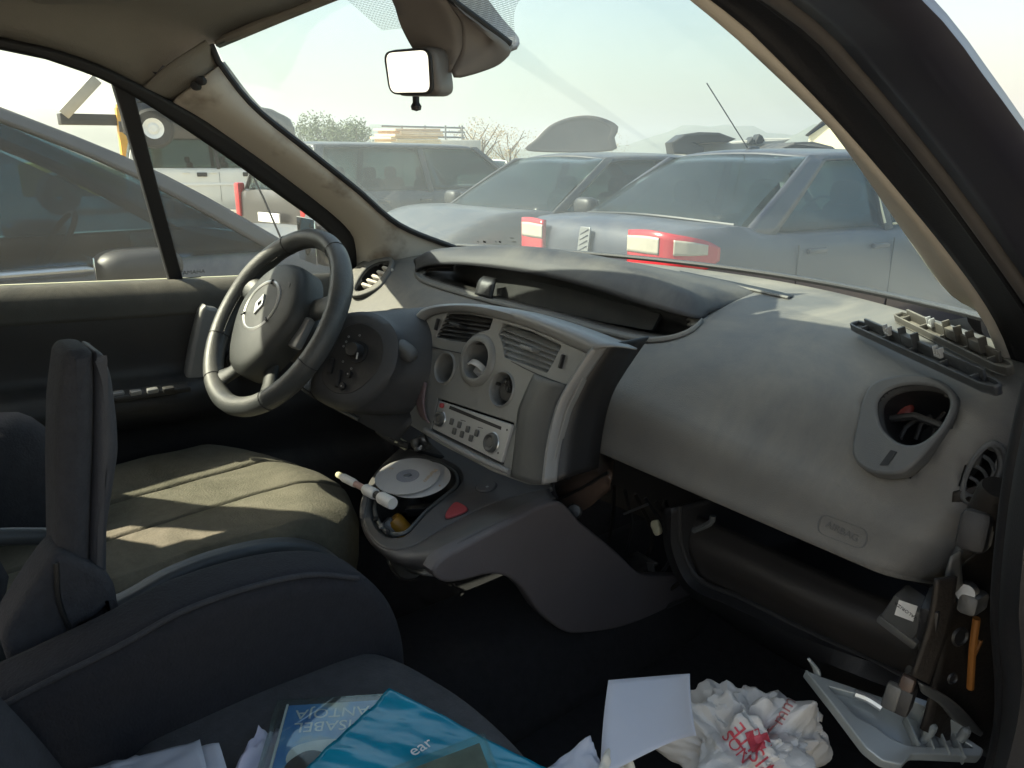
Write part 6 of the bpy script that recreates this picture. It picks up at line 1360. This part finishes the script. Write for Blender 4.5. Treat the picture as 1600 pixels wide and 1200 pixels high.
mesh('sleeve_lettering', *text(fte, 'ear', tu, tv2, 0.020, ang, 0.004, 0.0002), 'white', tl_, 0)
# clear case on top of it
c_ = [P(585, 1212, z=zs + .042), P(790, 1230, z=zs + .040), P(757, 1151, z=zs + .042), P(690, 1176, z=zs + .042)]
fcc = Fr(P(690, 1195, z=zs + 0.042), c_[2] - c_[0], c_[2] - c_[1]); 
if fcc.ez.z < 0: fcc = Fr(fcc.o, fcc.ex, -fcc.ey)
co = [fcc.px(*q) for q in ((560, 1225), (757, 1151), (785, 1225), (700, 1290))]
cs_ = empty('clear_case', fcc.o, 'clear plastic disc case lying over the teal sleeve', 'disc case')
mesh('lid', *plate(fcc, roundpoly(co, 0.003), (), 0.0015, 0, 0.006), 'clear', cs_); mesh('lid_edge', *plate(fcc, roundpoly(co, 0.003), [roundpoly(shrink(co, 0.96), 0.003)], 0.008, 0.0008, 0.005), 'clear', cs_)
mesh('insert', *plate(fcc, shrink(co, 0.85), (), 0.0008, 0, 0.0), mat('olive_brown_insert', (0.16, 0.15, 0.11), 0.6, 0.5, 14), cs_)
# album case with the singer's name, seen upside down
fk = Fr(P(500, 1140, z=zs + 0.004), P(590, 1098, z=zs) - P(434, 1108, z=zs), P(434, 1108, z=zs) - P(410, 1200, z=zs))
if fk.ez.z < 0: fk = Fr(fk.o, fk.ex, -fk.ey)
kc = [fk.px(*q) for q in ((432, 1102), (600, 1088), (600, 1240), (398, 1240))]
kw = kc[1][0] - kc[0][0]; u0, v0 = fk.px(434, 1103); 
k2 = [(u0, v0), (u0 + 0.142, v0), (u0 + 0.142, v0 - 0.125), (u0, v0 - 0.125)]
ac = empty('album_case', fk.o, 'clear disc case with a blue sky cover and thin white capitals', 'disc case')
mesh('case_lid', *plate(fk, roundpoly(k2, 0.002), (), 0.0012, 0, 0.0085), 'clear', ac); mesh('case_base', *plate(fk, roundpoly(k2, 0.002), [shrink(k2, 0.95)], 0.010, 0.0008, 0.008), 'clear', ac)
cm = bpy.data.materials.new('sky_cover_print'); cm.use_nodes = True; t = cm.node_tree; b = t.nodes['Principled BSDF']; b.inputs['Roughness'].default_value = 0.35
tc = t.nodes.new('ShaderNodeTexCoord'); n1 = t.nodes.new('ShaderNodeTexNoise'); n1.inputs['Scale'].default_value = 16; n1.inputs['Detail'].default_value = 3; cr = t.nodes.new('ShaderNodeValToRGB')
cr.color_ramp.elements[0].position = 0.35; cr.color_ramp.elements[0].color = (0.03, 0.14, 0.42, 1); cr.color_ramp.elements[1].position = 0.75; cr.color_ramp.elements[1].color = (0.62, 0.66, 0.72, 1)
e = cr.color_ramp.elements.new(0.55); e.color = (0.12, 0.30, 0.55, 1); e = cr.color_ramp.elements.new(0.66); e.color = (0.45, 0.42, 0.30, 1)
t.links.new(tc.outputs['Object'], n1.inputs['Vector']); t.links.new(n1.outputs['Fac'], cr.inputs[0]); t.links.new(cr.outputs[0], b.inputs['Base Color'])
k3 = [(u0 + 0.014, v0 - 0.006), (u0 + 0.136, v0 - 0.006), (u0 + 0.136, v0 - 0.12), (u0 + 0.014, v0 - 0.12)]
cv = mesh('cover', *plate(fk, k3, (), 0.001, 0, 0.004), cm, ac, 0)
mesh('cover_lettering', *join(text(fk, 'PANTOJA', u0 + 0.071, v0 - 0.0225, 0.022, math.pi, 0.0046, 0.0001), text(fk, 'ISABEL', u0 + 0.058, v0 - 0.044, 0.022, math.pi, 0.0046, 0.0001)), 'white', ac, 0)
mesh('spine_strip', *plate(fk, [(u0 + 0.011, v0 - .004), (u0 + .0135, v0 - .004), (u0 + .0135, v0 - .122), (u0 + .011, v0 - .122)], (), 0.001, 0, 0.0045), 'white', ac, 0)
mesh('cover_cloud', *plate(fk, smooth2([(u0 + .03, v0 - .075), (u0 + .06, v0 - .066), (u0 + .09, v0 - .07), (u0 + .10, v0 - .09), (u0 + .07, v0 - .105), (u0 + .03, v0 - .10)], 30), (), 0.0003, 0, 0.0044), mat('pale_cover_cloud', (0.68, 0.66, 0.62), 0.4, 0.1, 30), ac, 0)
mesh('cover_dark_shape', *plate(fk, smooth2([(u0 + .028, v0 - .098), (u0 + .045, v0 - .082), (u0 + .062, v0 - .085), (u0 + .066, v0 - .10), (u0 + .05, v0 - .118), (u0 + .03, v0 - .115)], 30), (), 0.0003, 0, 0.0048), mat('dark_cover_shape', (0.05, 0.03, 0.03), 0.4, 0.3, 60), ac, 0)
# loose sheets
sheet('paper_sheet', (P(120, 1215, z=zs), P(365, 1230, z=zs), P(343, 1168, z=zs + .004), P(210, 1172, z=zs)), 'paper', 'white printed sheet at the left of the pile on the passenger seat', 'paper', 0.008, 1, crease=.004)
sheet('paper_sheet', (P(190, 1230, z=zs + .006), P(330, 1235, z=zs + .004), P(312, 1154, z=zs + .014), P(170, 1196, z=zs + .004)), 'paper', 'top white sheet with a folded corner at the left of the pile', 'paper', 0.006, 2, crease=.004)
sheet('paper_sheet', (P(352, 1230, z=zs - .004), P(440, 1225, z=zs - .004), P(436, 1136, z=zs), P(404, 1134, z=zs + .008)), mat('lilac_white_paper', (0.55, 0.52, 0.62), 0.85, 0.08, 12), 'crumpled lilac-white sheet tucked beside the album case', 'paper', 0.010, 3, crease=.012)
# blank sheet propped up in front of the seat
pw_ = [P(938, 1215, y=0.52), P(1088, 1150, y=0.60), P(1068, 1059, y=0.67), P(940, 1069, y=0.60)]
vs = []
for i in range(16):
    for j in range(16):
        s, t = j / 15, i / 15; p = pw_[0].lerp(pw_[1], s).lerp(pw_[3].lerp(pw_[2], s), t); vs.append(p + V((0, 0.03 * math.sin(math.pi * s) + 0.012 * t * t, -0.012 * math.sin(math.pi * s) * t)))
tag(mesh('blank_sheet', vs, grid_faces(16, 16), 'paper', None, 70, 0.0006), 'blank bluish white sheet propped upright beside the carrier bag', 'paper')
sheet('paper_sheet', (P(820, 1215, z=.70), P(960, 1230, z=.70), P(936, 1180, z=.71), P(920, 1160, z=.71)), 'paper', 'small torn white sheet left of the blank upright sheet', 'paper', 0.008, 4, crease=.01)
sheet('paper_sheet', (P(930, 1230, z=.70), P(1010, 1230, z=.69), P(985, 1172, z=.71), P(945, 1178, z=.71)), mat('cream_paper', (0.66, 0.62, 0.52), 0.85, 0.05), 'small cream folded paper at the foot of the blank sheet', 'paper', 0.01, 5, crease=.012)
# carrier bag
bgc = P(1160, 1168, z=0.60)
rb = random.Random(11)
FOLD = [(V((rb.gauss(0, 1), rb.gauss(0, 1), rb.gauss(0, .7))).normalized(), rb.uniform(9, 22), rb.random()) for _ in range(9)] + [(V((rb.gauss(0, 1), rb.gauss(0, 1), rb.gauss(0, .7))).normalized(), rb.uniform(30, 70), rb.random()) for _ in range(12)]
def crumple(p):
    q = p + V((noise.noise(p * 9), noise.noise(p * 9 + V((5, 0, 0))), noise.noise(p * 9 + V((0, 7, 0))))) * 0.035; s_ = 0
    for n_, fq, ph in FOLD:
        t_ = (q.dot(n_) * fq + ph) % 1.0; s_ += (abs(t_ - 0.5) * 2 - 0.5) / fq * 0.20
    return s_
bm = bmesh.new(); bmesh.ops.create_icosphere(bm, subdivisions=6, radius=1)
for v in bm.verts:
    d = v.co.normalized(); p = V((d.x * 0.098, d.y * 0.09, d.z * 0.062)); a = math.atan2(d.y, d.x)
    sc = 1 + 0.10 * math.sin(3 * a + 0.6) + 0.08 * math.sin(5 * a) + 0.10 * noise.noise(d * 2.2)
    v.co = p * sc + d * crumple(p) * 0.75
bmesh.ops.smooth_vert(bm, verts=bm.verts, factor=0.5)
bagv = [bgc + _r * v.co.x + _h * v.co.y + V((0, 0, v.co.z)) for v in bm.verts]; bm.verts.index_update(); bagf = [tuple(v.index for v in f.verts) for f in bm.faces]; bm.free()
bag = empty('carrier_bag', bgc - V((0, 0, 0.09)), 'crumpled white carrier bag with red print in front of the seat', 'plastic bag')
mesh('bag_film', bagv, bagf, 'bag', bag, 22)
bvh = BVHTree.FromPolygons(bagv, bagf)
fbg = Fr(bgc - CF * 0.25, _r, CU)
def printed(nm, vf_, m):
    vs_, fs_2 = vf_; out = []
    for p in vs_:
        d = (p - CAM).normalized(); h, nrm, _, _ = bvh.ray_cast(CAM, d)
        if h is None: h, nrm, _, _ = bvh.find_nearest(p)
        out.append(h - d * 0.0015)
    mesh(nm, out, fs_2, m, bag, 0)
def bt(s, x, y, size, deg): u, v = fbg.px(x, y); return text(fbg, s, u, v, size, R(deg), sub=2, thick=0.0)
printed('bag_lettering', bt('VISITE', 1178, 1172, 0.024, 128), 'redprint'); printed('bag_lettering', bt('NOS', 1152, 1166, 0.018, 128), 'redprint')
printed('bag_lettering', bt('mm', 1225, 1110, 0.020, 60), mat('faded_red_print', (0.42, 0.16, 0.15), 0.6, 0.4, 60)); 
u, v = fbg.px(1186, 1158); printed('bag_patch', text(fbg, '\u25A0', u, v, 0.03, R(20), sub=2, thick=0.0), 'redprint')
mesh('bag_handle', *loft([[P(1262, 1118, z=0.63), P(1266, 1132, z=0.63)], [P(1275, 1110, z=0.64), P(1278, 1126, z=0.635)], [P(1286, 1118, z=0.63), P(1284, 1128, z=0.625)]], 6, 10, fn=lambda p: p + V((0, 0, .006 * noise.noise(p * 60)))), 'bag', bag, 60, 0.001)
# scrap on the carpet
fl_ = P(790, 958, z=0.42); tag(mesh('dry_leaf', *pillow(fl_ + V((0, 0, .004)), 0.026, 0.014, 0.006, (0.8, 0.5, 0), (-0.5, 0.8, 0.2), 2.5, 14, fn=lambda p: p + V((0, 0, .004 * noise.noise(p * 150)))), mat('tan_leaf', (0.42, 0.22, 0.14), 0.8)), 'tiny tan dry leaf on the black carpet below the console', 'leaf')
